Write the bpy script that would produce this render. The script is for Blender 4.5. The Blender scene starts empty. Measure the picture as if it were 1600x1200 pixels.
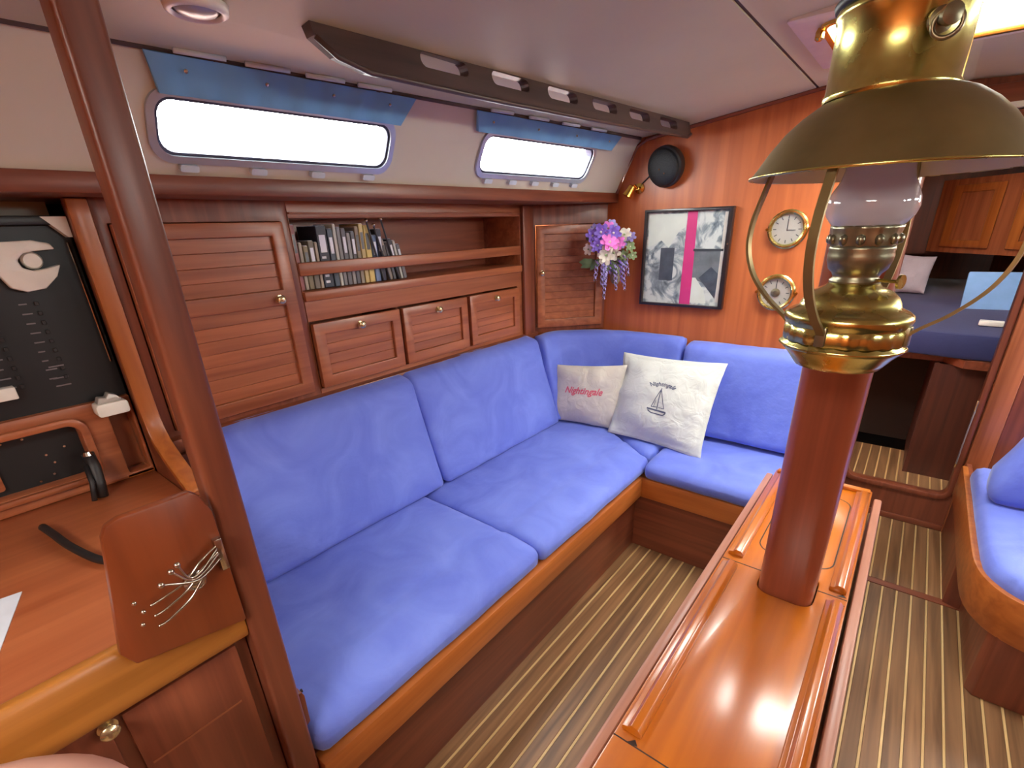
import bpy, bmesh, math, random
from mathutils import Vector, Matrix, noise
from mathutils.geometry import delaunay_2d_cdt
R_ = random.Random(7)
PI = math.pi
col = bpy.context.scene.collection
sc = bpy.context.scene

# ---------------------------------------------------------------- camera
cd = bpy.data.cameras.new('camera'); cam = bpy.data.objects.new('camera', cd); col.objects.link(cam)
yaw, pitch, roll = -0.681677714, -0.397705898, -0.0343889522
fwd = Vector((math.sin(yaw)*math.cos(pitch), math.cos(yaw)*math.cos(pitch), math.sin(pitch)))
rt = Vector((math.cos(yaw), -math.sin(yaw), 0)); up = rt.cross(fwd)
rt2 = rt*math.cos(roll)+up*math.sin(roll); up2 = -rt*math.sin(roll)+up*math.cos(roll)
m = Matrix((rt2, up2, -fwd)).transposed().to_4x4(); m.translation = Vector((0, 0, 1.5))
cam.matrix_world = m
cd.sensor_width = 36; cd.lens = 759.6/1600*36
cd.shift_x = (800-805.49)/1600; cd.shift_y = (674.135-600)/1600
cd.clip_start = .02; cd.clip_end = 200
sc.camera = cam

# ---------------------------------------------------------------- sky, portals, exposure
w = bpy.data.worlds.new('sky'); sc.world = w; w.use_nodes = True
bg = w.node_tree.nodes['Background']; bg.inputs[0].default_value = (1, .99, .92, 1); bg.inputs[1].default_value = 36.0
sc.view_settings.view_transform = 'Standard'; sc.view_settings.look = 'None'
sc.view_settings.gamma = 1; sc.view_settings.use_curve_mapping = False
sc.view_settings.exposure = 0.25
try:
    sc.cycles.use_denoising = True; sc.cycles.denoiser = 'OPENIMAGEDENOISE'
    sc.cycles.max_bounces = 10; sc.cycles.diffuse_bounces = 6; sc.cycles.transparent_max_bounces = 12
    sc.cycles.sample_clamp_indirect = 6
except Exception: pass
def portal(loc, direction, sx, sy):
    l = bpy.data.lights.new('sky_portal', 'AREA'); l.shape = 'RECTANGLE'; l.size = sx; l.size_y = sy
    l.cycles.is_portal = True
    o = bpy.data.objects.new('sky_portal', l); col.objects.link(o); o.location = loc
    o.rotation_euler = Vector(direction).to_track_quat('-Z', 'Y').to_euler()
portal((-.04, 1.92, 2.03), (0, 0, -1), .72, .56)         # deck hatch over the table
portal((.0, -1.0, 2.08), (0, 0, -1), .8, .56)             # companionway
portal((-1.46, .8, 1.745), (1, -.09, -.5), .7, .2)
portal((-1.35, 1.82, 1.745), (1, -.09, -.5), .76, .2)
portal((1.46, .8, 1.745), (-1, -.09, -.5), .7, .2)
portal((1.35, 1.82, 1.745), (-1, -.09, -.5), .76, .2)
portal((.1, 4.3, 1.93), (0, 0, -1), .24, .24)             # unseen roof opening added to light the forward cabin

# ---------------------------------------------------------------- materials
def lin(c):
    return tuple((x/255/12.92 if x/255 <= .04045 else ((x/255+.055)/1.055)**2.4) for x in c)+(1,)
def newmat(name):
    M = bpy.data.materials.new(name); M.use_nodes = True
    nt = M.node_tree; b = nt.nodes['Principled BSDF']
    return M, nt, b
def coords(nt, scale):
    tc = nt.nodes.new('ShaderNodeTexCoord'); mp = nt.nodes.new('ShaderNodeMapping')
    mp.inputs['Scale'].default_value = scale
    nt.links.new(tc.outputs['Object'], mp.inputs[0]); return mp
def ramp(nt, fac, stops):
    r = nt.nodes.new('ShaderNodeValToRGB'); e = r.color_ramp.elements
    while len(e) < len(stops): e.new(.5)
    for k, (p, c) in enumerate(stops): e[k].position = p; e[k].color = c
    nt.links.new(fac, r.inputs[0]); return r
def wood(name, dark, light, grain='y', rough=.35, coat=.3, coat_r=.15, fine=1.0, vary=.14):
    M, nt, b = newmat(name)
    s = [34*fine]*3; s['xyz'.index(grain)] = 1.6*fine
    mp = coords(nt, s)
    oi = nt.nodes.new('ShaderNodeObjectInfo'); add = nt.nodes.new('ShaderNodeVectorMath'); add.operation = 'ADD'
    ml = nt.nodes.new('ShaderNodeMath'); ml.operation = 'MULTIPLY'; ml.inputs[1].default_value = 40
    nt.links.new(oi.outputs['Random'], ml.inputs[0]); nt.links.new(mp.outputs[0], add.inputs[0]); nt.links.new(ml.outputs[0], add.inputs[1])
    n = nt.nodes.new('ShaderNodeTexNoise'); n.inputs['Scale'].default_value = 1; n.inputs['Detail'].default_value = 6; n.inputs['Distortion'].default_value = .6
    nt.links.new(add.outputs[0], n.inputs[0])
    r = ramp(nt, n.outputs[0], [(.3, lin(dark)), (.7, lin(light))])
    n2 = nt.nodes.new('ShaderNodeTexNoise'); n2.inputs['Scale'].default_value = .13; n2.inputs['Detail'].default_value = 2
    nt.links.new(add.outputs[0], n2.inputs[0])
    hs = nt.nodes.new('ShaderNodeHueSaturation')
    mr = nt.nodes.new('ShaderNodeMapRange'); mr.inputs[3].default_value = 1-vary; mr.inputs[4].default_value = 1+vary
    ad = nt.nodes.new('ShaderNodeMath'); ad.operation = 'ADD'
    nt.links.new(n2.outputs[0], ad.inputs[0]); nt.links.new(oi.outputs['Random'], ad.inputs[1])
    mr.inputs[2].default_value = 1.6; mr.inputs[1].default_value = 0
    nt.links.new(ad.outputs[0], mr.inputs[0]); nt.links.new(mr.outputs[0], hs.inputs['Value'])
    nt.links.new(r.outputs[0], hs.inputs['Color']); nt.links.new(hs.outputs[0], b.inputs['Base Color'])
    b.inputs['Roughness'].default_value = rough
    b.inputs['Coat Weight'].default_value = coat; b.inputs['Coat Roughness'].default_value = coat_r
    bp = nt.nodes.new('ShaderNodeBump'); bp.inputs['Strength'].default_value = .06; bp.inputs['Distance'].default_value = .002
    nt.links.new(n.outputs[0], bp.inputs['Height']); nt.links.new(bp.outputs[0], b.inputs['Normal'])
    return M
def plain(name, c, rough=.5, metal=0, noise_amt=.06, nscale=20, coat=0, bump=0, bscale=60, sheen=0, trans=0):
    M, nt, b = newmat(name)
    mp = coords(nt, (nscale,)*3)
    n = nt.nodes.new('ShaderNodeTexNoise'); n.inputs['Scale'].default_value = 1; n.inputs['Detail'].default_value = 4
    nt.links.new(mp.outputs[0], n.inputs[0])
    L = lin(c)
    r = ramp(nt, n.outputs[0], [(.25, tuple(x*(1-noise_amt) for x in L[:3])+(1,)), (.75, tuple(min(1, x*(1+noise_amt)) for x in L[:3])+(1,))])
    nt.links.new(r.outputs[0], b.inputs['Base Color'])
    b.inputs['Roughness'].default_value = rough; b.inputs['Metallic'].default_value = metal
    b.inputs['Coat Weight'].default_value = coat
    if sheen: b.inputs['Sheen Weight'].default_value = sheen; b.inputs['Sheen Roughness'].default_value = .4
    if trans: b.inputs['Transmission Weight'].default_value = trans
    if bump:
        n2 = nt.nodes.new('ShaderNodeTexNoise'); n2.inputs['Scale'].default_value = bscale; n2.inputs['Detail'].default_value = 3
        tc = nt.nodes.new('ShaderNodeTexCoord'); nt.links.new(tc.outputs['Object'], n2.inputs[0])
        bp = nt.nodes.new('ShaderNodeBump'); bp.inputs['Strength'].default_value = bump; bp.inputs['Distance'].default_value = .01
        nt.links.new(n2.outputs[0], bp.inputs['Height']); nt.links.new(bp.outputs[0], b.inputs['Normal'])
    return M
MA = {}
CD, CL = (132, 70, 40), (172, 100, 62)
for g in 'xyz':
    MA['cab'+g] = wood('mahogany_'+g, CD, CL, g, .38, .25, .25)
    MA['red'+g] = wood('red_mahogany_'+g, (104, 50, 32), (136, 73, 47), g, .4, .25, .25)
    MA['hon'+g] = wood('honey_mahogany_'+g, (152, 80, 30), (184, 106, 46), g, .38, .3, .2)
MA['bulk'] = wood('bulkhead_veneer', (156, 78, 38), (188, 102, 54), 'z', .42, .2, .25, .7, .12)
MA['table'] = wood('varnished_tabletop', (160, 80, 4), (188, 102, 10), 'y', .35, 1.0, .19, .6, .1)
MA['tedge'] = wood('table_leaf_edge', (150, 96, 76), (182, 128, 104), 'y', .45, .2, .3)
MA['teak'] = wood('teak_plank', (94, 64, 38), (146, 106, 70), 'y', .42, .15, .3, 1.0, .3)
MA['holly'] = wood('holly_strip', (184, 148, 94), (210, 176, 122), 'y', .45, .1, .3, 1, .08)
MA['desk'] = wood('desk_veneer', (156, 80, 44), (182, 104, 62), 'y', .4, .4, .3, .8, .12)
MA['fiddle'] = wood('golden_fiddle', (150, 90, 30), (180, 112, 44), 'y', .4, .3, .25)
MA['board'] = wood('board_veneer', (104, 44, 16), (128, 60, 26), 'z', .38, .35, .25, .7, .12)
MA['darkwood'] = wood('dark_teak_rail', (52, 40, 38), (84, 64, 58), 'y', .45, .2, .3)
MA['under'] = plain('underfloor_dark', (40, 28, 20), .8)
MA['liner'] = plain('headliner_vinyl', (204, 199, 168), .55, nscale=3, noise_amt=.04, bump=.05, bscale=14)
MA['linerside'] = plain('side_liner_vinyl', (206, 200, 182), .5, nscale=3, noise_amt=.05, bump=.08, bscale=10)
MA['seam'] = plain('seam_groove', (78, 62, 56), .7)
MA['blind'] = plain('blue_blind_cloth', (112, 170, 216), .8, nscale=8, bump=.1, bscale=30)  # pale blue haze of lens flare put into the cloth colour
MA['white'] = plain('white_plastic', (232, 228, 216), .35)
MA['clear'] = plain('pale_clip_plastic', (205, 220, 226), .3)
MA['alu'] = plain('window_frame_metal', (190, 200, 214), .3, .7)
MA['gasket'] = plain('window_gasket', (60, 62, 84), .6)
MA['black'] = plain('black_panel', (30, 31, 32), .4, nscale=5, noise_amt=.2)
MA['blackm'] = plain('black_speaker_mesh', (26, 30, 34), .55, bump=.4, bscale=300)
MA['rubber'] = plain('black_rubber', (34, 30, 30), .5)
MA['grey'] = plain('grey_legend_ink', (120, 110, 112), .5)
MA['steel'] = plain('stainless_steel', (196, 186, 172), .22, 1)
MA['chrome'] = plain('brass_knob_metal', (226, 206, 160), .25, .9)
MA['gold'] = plain('polished_gold_brass', (226, 180, 90), .2, 1)
MA['paper'] = plain('white_paper', (232, 236, 246), .6)
MA['navy'] = plain('navy_mattress', (40, 46, 92), .8, bump=.1, sheen=.2)
MA['lblue'] = plain('light_blue_cloth', (128, 170, 222), .8)
MA['skin'] = plain('skin', (214, 160, 140), .5, nscale=14, noise_amt=.08)
MA['shorts'] = plain('dark_cloth', (52, 54, 66), .85)
MA['pink'] = plain('pink_petal', (236, 130, 214), .6); MA['purple'] = plain('purple_petal', (142, 112, 214), .6)
MA['lilac'] = plain('lilac_petal', (176, 166, 226), .6); MA['cream'] = plain('cream_petal', (240, 232, 216), .6)
MA['leaf'] = plain('leaf_green', (78, 96, 62), .6); MA['pleaf'] = plain('pale_leaf_green', (150, 170, 120), .6)
MA['stem'] = plain('stem_green', (96, 92, 70), .7)
MA['wicker'] = plain('pale_wicker', (150, 130, 100), .8, bump=.5, bscale=120)
MA['dial'] = plain('silver_dial', (186, 182, 174), .3, .3)
MA['darkgrey'] = plain('dark_grey_print', (62, 68, 76), .3)
MA['frame'] = plain('black_frame', (34, 26, 28), .35, coat=.4)
MA['red'] = plain('red_embroidery', (214, 96, 112), .8); MA['blueink'] = plain('slate_embroidery', (86, 90, 112), .8)
MA['dim'] = wood('dark_stained_mahogany', (58, 26, 16), (84, 40, 26), 'z', .45, .2, .3)  # mahogany darkened so the colour carries the forward cabin's shade
MA['mark'] = plain('dark_mark', (50, 30, 22), .7)
MA['mast'] = wood('mast_casing', (122, 56, 34), (150, 76, 48), 'z', .34, .4, .2, .7, .08)

def blue_velvet():
    M, nt, b = newmat('blue_velour')
    mp = coords(nt, (5, 5, 5))
    n = nt.nodes.new('ShaderNodeTexNoise'); n.inputs['Scale'].default_value = 1; n.inputs['Detail'].default_value = 5; n.inputs['Distortion'].default_value = 1.2
    nt.links.new(mp.outputs[0], n.inputs[0])
    r = ramp(nt, n.outputs[0], [(.3, lin((90, 106, 200))), (.7, lin((112, 130, 216)))])
    nt.links.new(r.outputs[0], b.inputs['Base Color'])
    b.inputs['Roughness'].default_value = .75; b.inputs['Sheen Weight'].default_value = .35
    b.inputs['Sheen Roughness'].default_value = .4; b.inputs['Sheen Tint'].default_value = (.75, .8, 1, 1)
    mp2 = coords(nt, (22, 9, 22)); n2 = nt.nodes.new('ShaderNodeTexNoise'); n2.inputs['Scale'].default_value = 1; n2.inputs['Detail'].default_value = 4
    nt.links.new(mp2.outputs[0], n2.inputs[0])
    bp = nt.nodes.new('ShaderNodeBump'); bp.inputs['Strength'].default_value = .45; bp.inputs['Distance'].default_value = .008
    nt.links.new(n2.outputs[0], bp.inputs['Height']); nt.links.new(bp.outputs[0], b.inputs['Normal'])
    return M
MA['blue'] = blue_velvet()
def cotton(name, c):
    M, nt, b = newmat(name)
    b.inputs['Base Color'].default_value = lin(c); b.inputs['Roughness'].default_value = .85
    mp = coords(nt, (16, 16, 16)); n = nt.nodes.new('ShaderNodeTexNoise'); n.inputs['Scale'].default_value = 1; n.inputs['Distortion'].default_value = 1.5
    nt.links.new(mp.outputs[0], n.inputs[0])
    bp = nt.nodes.new('ShaderNodeBump'); bp.inputs['Strength'].default_value = .5; bp.inputs['Distance'].default_value = .012
    nt.links.new(n.outputs[0], bp.inputs['Height']); nt.links.new(bp.outputs[0], b.inputs['Normal'])
    return M
MA['cotton1'] = cotton('cream_cotton', (208, 199, 184)); MA['cotton2'] = cotton('white_cotton', (206, 207, 200))
MA['cotton3'] = cotton('patterned_pillow_cotton', (200, 190, 200))
def brass():
    M, nt, b = newmat('aged_brass')
    mp = coords(nt, (18, 18, 18)); n = nt.nodes.new('ShaderNodeTexNoise'); n.inputs['Scale'].default_value = 1; n.inputs['Detail'].default_value = 6
    nt.links.new(mp.outputs[0], n.inputs[0])
    r = ramp(nt, n.outputs[0], [(.3, lin((160, 146, 78))), (.6, lin((222, 210, 132)))])
    nt.links.new(r.outputs[0], b.inputs['Base Color']); b.inputs['Metallic'].default_value = 1
    r2 = ramp(nt, n.outputs[0], [(.3, (.36,)*3+(1,)), (.65, (.17,)*3+(1,))]); nt.links.new(r2.outputs[0], b.inputs['Roughness'])
    return M
MA['brass'] = brass()
MA['dullbrass'] = plain('tarnished_brass', (150, 134, 92), .46, .9, .25, 14)
MA['antique'] = plain('antique_burner_brass', (140, 134, 110), .35, .9, .3, 60)
def glass(name, tint=(1, 1, 1), gl=.08):
    M, nt, b = newmat(name); nt.nodes.remove(b)
    t = nt.nodes.new('ShaderNodeBsdfTransparent'); t.inputs[0].default_value = tint+(1,)
    g = nt.nodes.new('ShaderNodeBsdfGlossy'); g.inputs['Roughness'].default_value = .03
    fr = nt.nodes.new('ShaderNodeFresnel'); mx = nt.nodes.new('ShaderNodeMixShader')
    ge = nt.nodes.new('ShaderNodeNewGeometry'); iv = nt.nodes.new('ShaderNodeMath'); iv.operation = 'SUBTRACT'; iv.inputs[0].default_value = 1
    mu = nt.nodes.new('ShaderNodeMath'); mu.operation = 'MULTIPLY'
    nt.links.new(ge.outputs['Backfacing'], iv.inputs[1]); nt.links.new(iv.outputs[0], mu.inputs[0]); nt.links.new(fr.outputs[0], mu.inputs[1])
    nt.links.new(mu.outputs[0], mx.inputs[0]); nt.links.new(t.outputs[0], mx.inputs[1]); nt.links.new(g.outputs[0], mx.inputs[2])
    nt.links.new(mx.outputs[0], nt.nodes['Material Output'].inputs[0]); return M
MA['glass'] = glass('window_glass', (.96, .98, 1))
MA['pglass'] = glass('picture_glass', (1, 1, 1))
def frosted():
    M, nt, b = newmat('smoked_lamp_glass'); nt.nodes.remove(b)
    t = nt.nodes.new('ShaderNodeBsdfTransparent'); t.inputs[0].default_value = (.80, .77, .79, 1)
    d = nt.nodes.new('ShaderNodeBsdfTranslucent'); d.inputs[0].default_value = (.85, .82, .84, 1)
    d2 = nt.nodes.new('ShaderNodeBsdfDiffuse'); d2.inputs[0].default_value = (.72, .68, .72, 1)
    g = nt.nodes.new('ShaderNodeBsdfGlossy'); g.inputs['Roughness'].default_value = .04
    m1 = nt.nodes.new('ShaderNodeMixShader'); m1.inputs[0].default_value = .5
    m2 = nt.nodes.new('ShaderNodeMixShader'); m2.inputs[0].default_value = .5
    m3 = nt.nodes.new('ShaderNodeMixShader'); fr = nt.nodes.new('ShaderNodeFresnel'); fr.inputs[0].default_value = 1.7
    L = nt.links.new
    L(d.outputs[0], m1.inputs[1]); L(d2.outputs[0], m1.inputs[2]); L(t.outputs[0], m2.inputs[1]); L(m1.outputs[0], m2.inputs[2])
    ge = nt.nodes.new('ShaderNodeNewGeometry'); iv = nt.nodes.new('ShaderNodeMath'); iv.operation = 'SUBTRACT'; iv.inputs[0].default_value = 1
    mu = nt.nodes.new('ShaderNodeMath'); mu.operation = 'MULTIPLY'
    L(ge.outputs['Backfacing'], iv.inputs[1]); L(iv.outputs[0], mu.inputs[0]); L(fr.outputs[0], mu.inputs[1]); L(mu.outputs[0], m3.inputs[0]); L(m2.outputs[0], m3.inputs[1]); L(g.outputs[0], m3.inputs[2]); L(m3.outputs[0], nt.nodes['Material Output'].inputs[0])
    return M
MA['frost'] = frosted()

# ---------------------------------------------------------------- helpers
ROOT = {}
class MB:
    def __init__(s): s.v = []; s.f = []
    def add(s, v, f):
        o = len(s.v); s.v += [Vector(p) for p in v]; s.f += [tuple(i+o for i in q) for q in f]; return s
    def box(s, x0, x1, y0, y1, z0, z1):
        v = [(x0,y0,z0),(x1,y0,z0),(x1,y1,z0),(x0,y1,z0),(x0,y0,z1),(x1,y0,z1),(x1,y1,z1),(x0,y1,z1)]
        return s.add(v, [(0,3,2,1),(4,5,6,7),(0,1,5,4),(1,2,6,5),(2,3,7,6),(3,0,4,7)])
    def obox(s, c, ax, h):
        c = Vector(c); A = [Vector(a).normalized() for a in ax]
        v = [c+A[0]*(i*h[0])+A[1]*(j*h[1])+A[2]*(k*h[2]) for i, j, k in ((-1,-1,-1),(1,-1,-1),(1,1,-1),(-1,1,-1),(-1,-1,1),(1,-1,1),(1,1,1),(-1,1,1))]
        return s.add(v, [(0,3,2,1),(4,5,6,7),(0,1,5,4),(1,2,6,5),(2,3,7,6),(3,0,4,7)])
    def prism(s, poly, fn, d0, d1):
        n = len(poly)
        v = [fn(a, b, d0) for a, b in poly]+[fn(a, b, d1) for a, b in poly]
        return s.add(v, [tuple(range(n))[::-1], tuple(range(n, 2*n))]+[(i, (i+1) % n, n+(i+1) % n, n+i) for i in range(n)])
    def holed(s, outer, holes, fn, d0, d1):
        pts = [Vector(p) for p in outer]; faces = []; n = len(outer)
        loops = [list(range(n))]
        for h in holes:
            loops.append(list(range(len(pts), len(pts)+len(h)))); pts += [Vector(p) for p in h]
        edges = [(l[i], l[(i+1) % len(l)]) for l in loops for i in range(len(l))]
        r = delaunay_2d_cdt(pts, edges, [], 1, 1e-6)
        V, F = r[0], r[2]
        def inside(p, poly):
            c = False; j = len(poly)-1
            for i in range(len(poly)):
                a, b = poly[i], poly[j]
                if (a[1] > p[1]) != (b[1] > p[1]) and p[0] < (b[0]-a[0])*(p[1]-a[1])/(b[1]-a[1])+a[0]: c = not c
                j = i
            return c
        N = len(V); keep = []
        for f in F:
            cx = sum(V[i][0] for i in f)/len(f); cy = sum(V[i][1] for i in f)/len(f)
            if not any(inside((cx, cy), h) for h in holes): keep.append(tuple(f))
        vv = [fn(p[0], p[1], d0) for p in V]+[fn(p[0], p[1], d1) for p in V]
        ff = [f[::-1] for f in keep]+[tuple(i+N for i in f) for f in keep]
        cnt = {}
        for f in keep:
            for i in range(len(f)): cnt[(f[i], f[(i+1) % len(f)])] = 1
        for (a, b) in list(cnt):
            if (b, a) not in cnt: ff.append((a, b, b+N, a+N))
        return s.add(vv, ff)
    def tube(s, path, r, n=10, closed=False, caps=True):
        P = [Vector(p) for p in path]; m = len(P); rr = r if hasattr(r, '__len__') else [r]*m
        prev = None; rings = []
        for i in range(m):
            a = P[(i-1) % m] if (closed or i > 0) else P[i]; b = P[(i+1) % m] if (closed or i < m-1) else P[i]
            t = (b-a).normalized()
            if prev is None: u = t.orthogonal().normalized()
            else:
                u = (prev-t*prev.dot(t)); u = u.normalized() if u.length > 1e-6 else t.orthogonal().normalized()
            prev = u; q = t.cross(u)
            rings.append([P[i]+(u*math.cos(2*PI*k/n)+q*math.sin(2*PI*k/n))*rr[i] for k in range(n)])
        v = [p for g in rings for p in g]; f = []
        for i in range(m if closed else m-1):
            j = (i+1) % m
            for k in range(n): f.append((i*n+k, i*n+(k+1) % n, j*n+(k+1) % n, j*n+k))
        if caps and not closed: f += [tuple(range(n))[::-1], tuple(range((m-1)*n, m*n))]
        return s.add(v, f)
    def lathe(s, prof, c, axis=(0, 0, 1), n=40, cap0=True, cap1=True, flute=None):
        A = Vector(axis).normalized(); u = A.orthogonal().normalized() if abs(A.z) < .99 else Vector((1, 0, 0)); q = A.cross(u); c = Vector(c)
        v = []; f = []; m = len(prof)
        for (r, h) in prof:
            for k in range(n):
                a = 2*PI*k/n; rr = r*(1+(flute[1]*math.cos(flute[0]*a) if flute else 0))
                v.append(c+A*h+(u*math.cos(a)+q*math.sin(a))*rr)
        for i in range(m-1):
            for k in range(n): f.append((i*n+k, i*n+(k+1) % n, (i+1)*n+(k+1) % n, (i+1)*n+k))
        if cap0: f.append(tuple(range(n))[::-1])
        if cap1: f.append(tuple(range((m-1)*n, m*n)))
        return s.add(v, f)
    def build(s, name, mat, parent=None, smooth=False, bevel=0, seg=2, fix=True, **props):
        me = bpy.data.meshes.new(name)
        off = ROOT.get(parent.name, Vector()) if parent else Vector()
        if not parent and props.get('base'): off = Vector(props['base'])
        me.from_pydata([p-off for p in s.v], [], s.f)
        bm = bmesh.new(); bm.from_mesh(me)
        bmesh.ops.remove_doubles(bm, verts=bm.verts, dist=1e-6)
        if fix: bmesh.ops.recalc_face_normals(bm, faces=bm.faces)
        if bevel:
            es = [e for e in bm.edges if len(e.link_faces) == 2 and e.calc_face_angle(0) > .6]
            bmesh.ops.bevel(bm, geom=es, offset=bevel, segments=seg, affect='EDGES', clamp_overlap=True, profile=.5)
        bm.to_mesh(me); bm.free()
        me.materials.append(MA[mat])
        if smooth or bevel:
            me.shade_smooth()
            if bevel or smooth == 'auto':
                try: me.set_sharp_from_angle(angle=.7)
                except Exception: pass
        o = bpy.data.objects.new(name, me); col.objects.link(o)
        if parent: o.parent = parent; ROOT[o.name] = ROOT.get(parent.name, Vector())
        else:
            o.location = off; ROOT[o.name] = off
        for k, v in props.items():
            if k != 'base': o[k] = v
        return o
def thing(name, label, cat, loc=(0, 0, 0), group=None):
    o = bpy.data.objects.new(name, None); col.objects.link(o); o.location = loc; o.empty_display_size = .05
    ROOT[o.name] = Vector(loc); o['label'] = label; o['category'] = cat
    if group: o['group'] = group
    return o
def B(x0, x1, y0, y1, z0, z1): return MB().box(x0, x1, y0, y1, z0, z1)
def rrect(x0, x1, y0, y1, r, n=6):
    P = []
    for cx, cy, a0 in ((x1-r, y0+r, -PI/2), (x1-r, y1-r, 0), (x0+r, y1-r, PI/2), (x0+r, y0+r, PI)):
        for k in range(n+1): P.append((cx+r*math.cos(a0+k*PI/2/n), cy+r*math.sin(a0+k*PI/2/n)))
    return P
XY = lambda a, b, d: (a, b, d)
YZ = lambda a, b, d: (d, a, b)
XZ = lambda a, b, d: (a, d, b)
ST = dict(kind='structure')
def catmull(P, n=8):
    P = [Vector(p) for p in P]; out = []
    Q = [P[0]*2-P[1]]+P+[P[-1]*2-P[-2]]
    for i in range(1, len(Q)-2):
        for k in range(n):
            t = k/n; a, b, c, d = Q[i-1], Q[i], Q[i+1], Q[i+2]
            out.append(.5*((2*b)+(c-a)*t+(2*a-5*b+4*c-d)*t*t+(-a+3*b-3*c+d)*t**3))
    out.append(P[-1]); return out

# ================================================================ SETTING
def xb(y): return -1.47+(y-.5)*.0914                # foot of the side liner, tapering towards the bow
def wl(y, z, d=0):                                   # a point on the leaning side liner (port)
    return (xb(y)+.12*(z-1.64)/.23+d, y, z-d*.4)
def ceil_z(x):
    P = [(0, 1.985), (.44, 1.955), (.88, 1.90), (1.15, 1.872), (1.5, 1.86)]
    x = abs(x)
    for (a, za), (b, zb) in zip(P, P[1:]):
        if x <= b: return za+(zb-za)*(x-a)/(b-a)
    return 1.86
YA, YF = -1.6, 2.47

floor = B(-1.9, 1.9, YA, 6.5, -.08, -.035).build('floor', 'under', **ST)
def planks(x0, n, step, y0, y1, z=0):
    for k in range(n):
        a = x0+k*step
        B(a+.0045, a+step-.0045, y0, y1, z-.034, z).build('plank', 'teak', floor, bevel=.0008, seg=1)
        B(a-.0038, a+.0038, y0, y1, z-.034, z-.0006).build('holly_strip', 'holly', floor)
planks(-.919+.0555*0, 11, .0555, -.9, 1.96)                      # port side well: strips at -.803, -.748 ...
B(-.3005, -.29, -.9, 1.96, -.034, 0).build('floor_edging', 'teak', floor)
for k in range(18):
    a = -.278+.05*k
    for (p, q) in ((.0-.9, 2.305), (2.35, 2.955)):
        if a > .38 and p > 2: continue
        B(a+.004, a+.046, p, q, -.034, 0).build('plank', 'teak', floor, bevel=.0008, seg=1)
        B(a-.0034, a+.0034, p, q, -.034, -.0006).build('holly_strip', 'holly', floor)
B(-.28, .46, 2.308, 2.347, -.034, .001).build('threshold_board', 'redx', floor)

# port side liner with two windows
def wfn(a, b, d): return wl(a, b, -d)
W = [(.50, 1.106, 1.683, 1.792), (1.49, 2.14, 1.690, 1.804)]
def side(sign):
    fn = lambda a, b, d: (lambda p: (sign*-1*p[0] if sign > 0 else p[0], p[1], p[2]))(wfn(a, b, d))
    name = 'wall_left' if sign < 0 else 'wall_right'
    holes = [rrect(a-.004, b+.004, c-.004, d+.004, .036) for a, b, c, d in W]
    wall = MB().holed([(YA, 1.60), (YF+.02, 1.60), (YF+.02, 1.90), (YA, 1.90)], holes, fn, 0, .03).build(name, 'linerside', **ST)
    wall['label'] = 'pale vinyl side lining above the lockers' if sign < 0 else 'pale vinyl side lining of the starboard side'
    for i, (a, b, c, d) in enumerate(W):
        k = i+1 if sign < 0 else i+3
        win = MB().holed(rrect(a-.016, b+.016, c-.015, d+.015, .046), [rrect(a, b, c, d, .034)], fn, -.008, .012).build('window_%d' % k, 'alu', smooth='auto', **ST)
        MB().holed(rrect(a, b, c, d, .034), [rrect(a+.007, b-.007, c+.006, d-.006, .03)], fn, -.002, .03).build('gasket', 'gasket', win)
        MB().prism(rrect(a, b, c, d, .034), fn, .02, .024).build('window_pane', 'glass', win)
        for t in range(4 if i == 0 else 5):
            yy = a+.06+t*((b-a-.12)/(3 if i == 0 else 4))
            MB().prism(rrect(yy-.02, yy+.02, c-.03, c-.016, .004, 2), fn, -.014, 0).build('window_clip', 'clear', win)
    return wall
wall_left = side(-1); wall_right = side(1)

# headliner
def ceil_strip(name, xs, y0, y1, holes, mat, t=.02, **pr):
    mb = MB()
    fn = lambda a, b, d: (a, b, ceil_z(a)+d)
    outer = [(xs[0], y0)]+[(x, y0) for x in xs[1:]]+[(x, y1) for x in xs[::-1]]
    return mb.holed(outer, holes, fn, 0, t).build(name, mat, **pr)
ceiling = B(-1.7, 1.7, YA, -1.32, 2.02, 2.04).build('ceiling', 'liner', **ST)
HX0, HX1, HY0, HY1 = -.37, .29, 1.66, 2.16
def grid_panel(x0, x1, y0, y1):
    xs = [x0]+[x for x in (-1.15, -.88, -.44, 0, .44, .88, 1.15) if x0 < x < x1]+[x1]
    return xs
def cpanel(x0, x1, y0, y1):
    xs = grid_panel(x0, x1, y0, y1); v = []; f = []
    for x in xs:
        xa = xc = x
        if abs(x) > 1.16:
            xa = math.copysign(abs(xb(y0)+.118), x); xc = math.copysign(abs(xb(min(y1, YF))+.118), x)
        elif abs(x) > 1.1: xa = xc = math.copysign(1.12, x)
        v += [(xa, y0, ceil_z(xa)), (xc, y1, ceil_z(xc)), (xa, y0, ceil_z(xa)+.015), (xc, y1, ceil_z(xc)+.015)]
    n = len(xs)
    for i in range(n-1):
        a = i*4; b = a+4; f += [(a, b, b+1, a+1), (a+2, a+3, b+3, b+2), (a, a+2, b+2, b), (a+1, b+1, b+3, a+3)]
    f += [(0, 1, 3, 2), ((n-1)*4, (n-1)*4+2, (n-1)*4+3, (n-1)*4+1)]
    MB().add(v, f).build('ceiling_panel', 'liner', ceiling)
cpanel(-1.75, -.462, YA, YF+.03); cpanel(.462, 1.75, YA, YF+.03); cpanel(.462, 1.1, YF+.03, YF+.6)
cpanel(-.452, .452, YA, -1.3); cpanel(-.452, .452, -.75, HY0-.02)
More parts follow.
